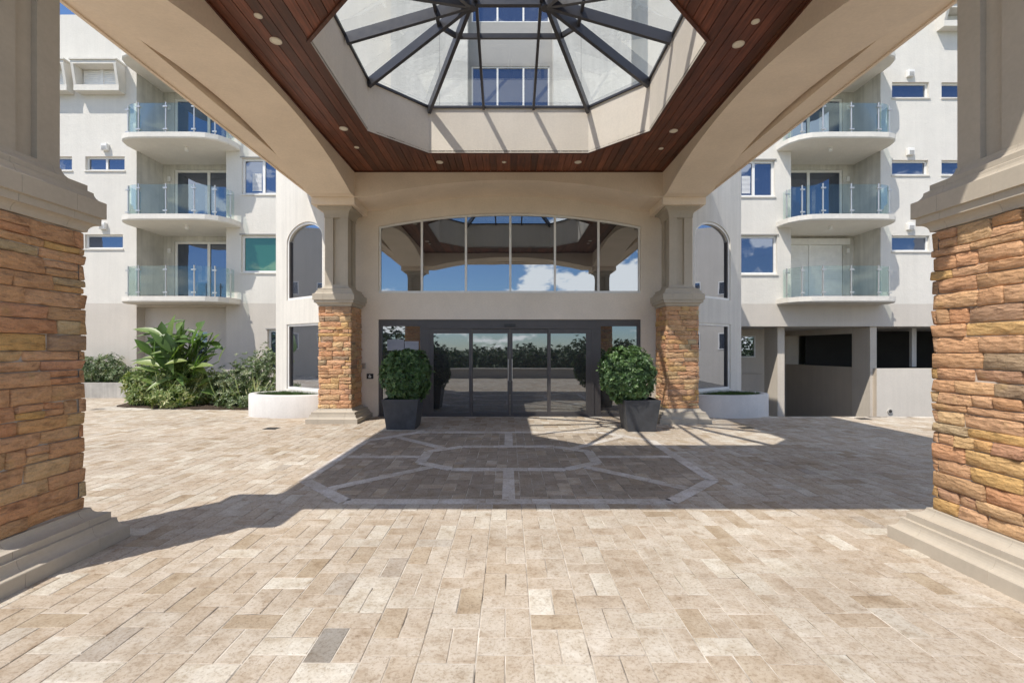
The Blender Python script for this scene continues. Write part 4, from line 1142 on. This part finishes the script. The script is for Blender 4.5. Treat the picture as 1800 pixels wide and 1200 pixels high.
def drum(sgn, label):
    cx_, cy_, ra, rb_, h = 5.22*sgn, 11.50, 1.16, .74, .53
    t = empty('curved_planter', (cx_, cy_, 0), label, 'planter', 'curved white planters under the corner windows')
    mb = MB(); n_ = 56; vs = []
    prof = ((1.0,-.03),(1.0,h-.02),(.985,h),(.86,h),(.85,h-.07))
    for k, z in prof:
        for i in range(n_): a = 2*math.pi*i/n_; vs.append((cx_+ra*k*math.cos(a), cy_+(rb_-(1-k)*ra*0.95)*math.sin(a), z))
    mb.add(vs, [(k*n_+i,k*n_+(i+1)%n_,(k+1)*n_+(i+1)%n_,(k+1)*n_+i) for k in range(len(prof)-1) for i in range(n_)], True)
    mb.build('wall', M['drum'], t)
    mb = MB(); vs = [(cx_+ra*.87*math.cos(2*math.pi*i/n_), cy_+(rb_-ra*.12)*math.sin(2*math.pi*i/n_), h-.04) for i in range(n_)]
    mb.add(vs, [tuple(range(n_))]); mb.build('turf', M['turf'], t)
    mb = MB(); r = random.Random(5)
    for _ in range(5200):
        a = r.random()*6.283; q = math.sqrt(r.random())*.98
        p = Vector((cx_+ra*.86*q*math.cos(a), cy_+(rb_-ra*.13)*q*math.sin(a), h-.04))
        u = Vector((r.uniform(-.35,.35), r.uniform(-.35,.35), 1)); s_ = Vector((math.cos(a*7), math.sin(a*7), 0))*.004; L = r.uniform(.04,.085)
        mb.tint = r.random(); mb.add([p-s_, p+s_, p+u*L], [(0,1,2)])
    mb.build('grass', M['grass'], t, kind='stuff', recalc=False)
drum(-1, 'low curved white planter with a grass top, beside the left stone column')
drum(1, 'low curved white planter with a grass top, beside the garage on the right')

# planting bed on the left
bed = MB(); bp = [(-10.95,12.95),(-9.6,12.55),(-8.4,12.40),(-7.2,12.30),(-6.28,12.25),(-6.1,16.45),(-11.9,16.45),(-11.5,14.4)]
bed.prism(bp, 'z', -.03, .035); tag(bed.build('planting_bed', M['mulch']), kind='structure')
mb = MB(); r = random.Random(31)
for _ in range(900):
    x = r.uniform(-11,-6.3); y = r.uniform(12.25,13.6)
    yl = 12.95+(x+10.95)*(12.25-12.95)/(4.67)
    if y < yl+.02: continue
    p = Vector((x,y,.04)); d = rv(r); d.z *= .3; mb.tint = r.random(); leaf(mb, p, d, Vector((0,0,1)), r.uniform(.05,.11), r.uniform(.02,.04), .1, 0)
mb.build('leaf_litter', M['bark'], recalc=False, kind='stuff')
pw = MB(); pw.box(-20, -12.3, 15.25, 15.42, -.02, .50); pw.box(-12.47, -12.3, 15.42, FY-.01, -.02, .50)
tag(pw.build('planter_wall', M['concrete']), 'low stained concrete planter wall against the left wing', 'planter wall')
so = MB(); so.box(-20, -12.47, 15.42, FY-.01, .30, .40); tag(so.build('planter_soil', M['mulch']), kind='structure')

r = random.Random(41)
bop = empty('bird_of_paradise', (-9.75, 13.6, .03), 'tall bird of paradise clump with broad paddle leaves in the left bed', 'plant')
specs = []
for px, py, L, W, yaw, tilt in ((300,552,.62,.17,.1,.10),(318,562,.55,.16,.35,.16),(283,565,.5,.18,-.2,.2),(345,570,.5,.15,.7,.5),(232,572,.62,.15,-1.5,1.25),
    (262,590,.55,.20,-.7,.7),(292,585,.6,.24,-.2,.35),(312,592,.55,.22,.2,.5),(350,585,.5,.22,.6,.35),(338,600,.48,.26,.5,.25),(372,596,.5,.16,1.1,1.0),
    (245,607,.5,.17,-1.3,1.1),(355,622,.5,.24,.6,.8),(325,628,.5,.2,.2,1.0),(275,612,.5,.2,-.5,.6),(235,632,.5,.16,-1.4,1.3),(372,637,.55,.14,1.2,1.35),(300,610,.55,.22,.05,.3),
    (258,625,.5,.18,-.9,1.3),(342,640,.45,.18,.7,1.4),(285,632,.5,.2,-.3,1.2),(315,645,.5,.18,.4,1.5),(268,645,.5,.17,-.8,1.7),(362,652,.5,.16,1.1,1.8),(240,655,.5,.16,-1.2,1.8)):
    specs.append((px,py,L,W,yaw,tilt))
n_top = len(specs)
for k in range(105):
    px = max(226, min(392, 306+r.gauss(0, 42))); s_ = (px-306)/75
    specs.append((px, r.uniform(578, 690) if k % 3 else r.uniform(570, 620), r.uniform(.34,.62), r.uniform(.05,.15), s_*1.1+r.uniform(-.7,.7), r.uniform(.5,1.9)))
for px, py, L, W, yaw, tilt in specs:
    d = 12.95+r.uniform(-.55,.35)
    tip = Vector((X(px,d), d, Z(py,d)))
    dirv = Vector((math.sin(yaw)*math.sin(tilt), -math.cos(yaw)*math.sin(tilt)*.6, math.cos(tilt)))
    L *= 1.35; W *= 1.35
    p = tip-dirv.normalized()*L
    base = Vector((-9.75+r.uniform(-.3,.3), 13.6+r.uniform(-.2,.2), .05))
    mb = MB(); mb.tint = r.uniform(.05,.75) if py < 620 else r.uniform(.3,1.0)
    nrm = Vector((-math.sin(yaw)*math.cos(tilt)+r.uniform(-.4,.4), -.8, math.sin(tilt)+.3))
    leaf(mb, p, dirv, nrm, L, W*1.25, .22, .15, 7)
    mb.tint = .6; mid = base.lerp(p, .6)+Vector((0,0,.18)); mb.bar(base, mid, .028, .028, (0,1,0)); mb.bar(mid, p, .02, .02, (0,1,0))
    mb.build('leaf', M['leaf_big'], bop, recalc=False)
def shrub(name, label, mt, blobs, seed, base, L, W, whorl=5, cat='shrub', group=None):
    s = empty(name, base, label, cat, group); r_ = random.Random(seed); mb = MB(); m2 = MB()
    for (px, py, d, rx, rz, n_) in blobs:
        c = (X(px,d), d, Z(py,d)); bush(mb, c, rx, rx*.8, rz, n_, r_, L, W, whorl, 2.1, .2, .35, .3)
        stems(m2, (c[0]*.5+base[0]*.5, c[1]*.5+base[1]*.5), .03, c[2], 7, r_, rx*.6, .016)
    mb.build('foliage', mt, s, kind='stuff', recalc=False); m2.build('stem', M['bark'], s)
shrub('variegated_shrub', 'dense yellow and green variegated shrub under the bird of paradise leaves', M['leaf_var'],
      [(258,672,13.35,.62,.50,360),(312,676,13.3,.74,.50,420),(365,680,13.3,.55,.46,340),(250,694,13.1,.42,.34,200),(310,699,12.9,.75,.30,330)], 51, (-9.7,13.2,.03), .13, .045)
shrub('grey_green_shrub', 'loose grey green shrub between the paddle leaved plant and left curved planter', M['leaf_shrub'],
      [(405,680,13.0,.55,.60,420),(440,665,13.3,.60,.72,520),(470,655,13.5,.45,.80,420),(425,705,12.7,.62,.28,260),(470,700,12.8,.35,.35,170)], 52, (-7.4,13.1,.03), .085, .034)
shrub('leafy_shrub', 'small leafy green shrub growing behind the low concrete planter wall', M['leaf_shrub'],
      [(165,655,15.9,.50,.48,330),(190,648,16.0,.52,.55,330),(212,662,15.9,.42,.36,200),(140,650,15.9,.55,.5,260)], 53, (-13.9,15.9,.4), .10, .036)
# grass-like blades in the bed
mb = MB(); r = random.Random(61)
for _ in range(70):
    c = Vector((X(r.choice((405,452,300,345)),13.0)+r.uniform(-.2,.2), 12.9+r.uniform(-.2,.3), .03))
    d = Vector((r.uniform(-.6,.6), r.uniform(-.6,.2), 1)); mb.tint = r.uniform(.4,1); leaf(mb, c, d, Vector((0,-1,.2)), r.uniform(.6,1.1), .03, .1, .35, 7)
tag(mb.build('strap_leaf_plant', M['leaf_var'], recalc=False), 'thin strap leaved tufts at the foot of the shrubs in the bed', 'plant')

# drain covers
for px, py, lb in ((477,753,'small dark drain cover in the paving left of the far left column'),(1517,736,'small dark drain cover in the paving before the garage'),(1312,752,'small dark drain cover in the shade beside the right curved planter')):
    d = F*1.6/(py-CY); x = X(px,d); e_ = empty('drain_cover', (x,d,0), lb, 'drain cover', 'drain covers in the paving')
    mb = MB(); mb.bbox(x-.13, x+.13, d-.11, d+.11, -.01, .007, .003); mb.build('frame', M['iron'], e_)
    for k in range(5): m2 = MB(); m2.box(x-.10, x+.10, d-.085+k*.038, d-.065+k*.038, .0065, .011); m2.build('bar', M['iron'], e_)

# papers behind the left side light
for k, (a, b, c, d) in enumerate(((680.5,710,596.5,616),(711,736,599.5,619))):
    mb = MB(); mb.box(X(a,WY+.11), X(b,WY+.11), WY+.112, WY+.1165, Z(d,WY+.11), Z(c,WY+.11))
    tag(mb.build('paper_sheet', M['paper']), ('pale paper sheet taped to the left side light, nearer the wall', 'pale paper sheet taped to the left side light, nearer the doors')[k], 'paper', 'paper sheets on the side light')

# ================================================================== what stands behind the viewpoint (mirrored in the doors)
mb = MB(); mb.box(-16, 16, -3.62, -3.40, -.05, .50)
gw = tag(mb.build('garden_wall', M['spandrel']), 'low grey wall with a pale coping across the drive, mirrored in the sliding doors', 'wall')
mb = MB(); mb.box(-16.05, 16.05, -3.66, -3.36, .50, .56); mb.build('coping', M['chamfer'], gw)
mb = MB(); r = random.Random(71)
for i in range(190):
    x = -40+i*.42+r.uniform(-.4,.4); y = -8+r.uniform(-3,3); h = 1.45+r.random()*.4+(1.3 if x < -5 or x > 16 else 0)+(.5 if abs(x-6) < 2 else 0)
    bush(mb, Vector((x,y,h*.5)), .9, .8, h*.56, 90, r, .2, .11, 6, 2.3, .3, .4, .3)
tag(mb.build('treeline', M['leaf_far'], recalc=False), kind='stuff')
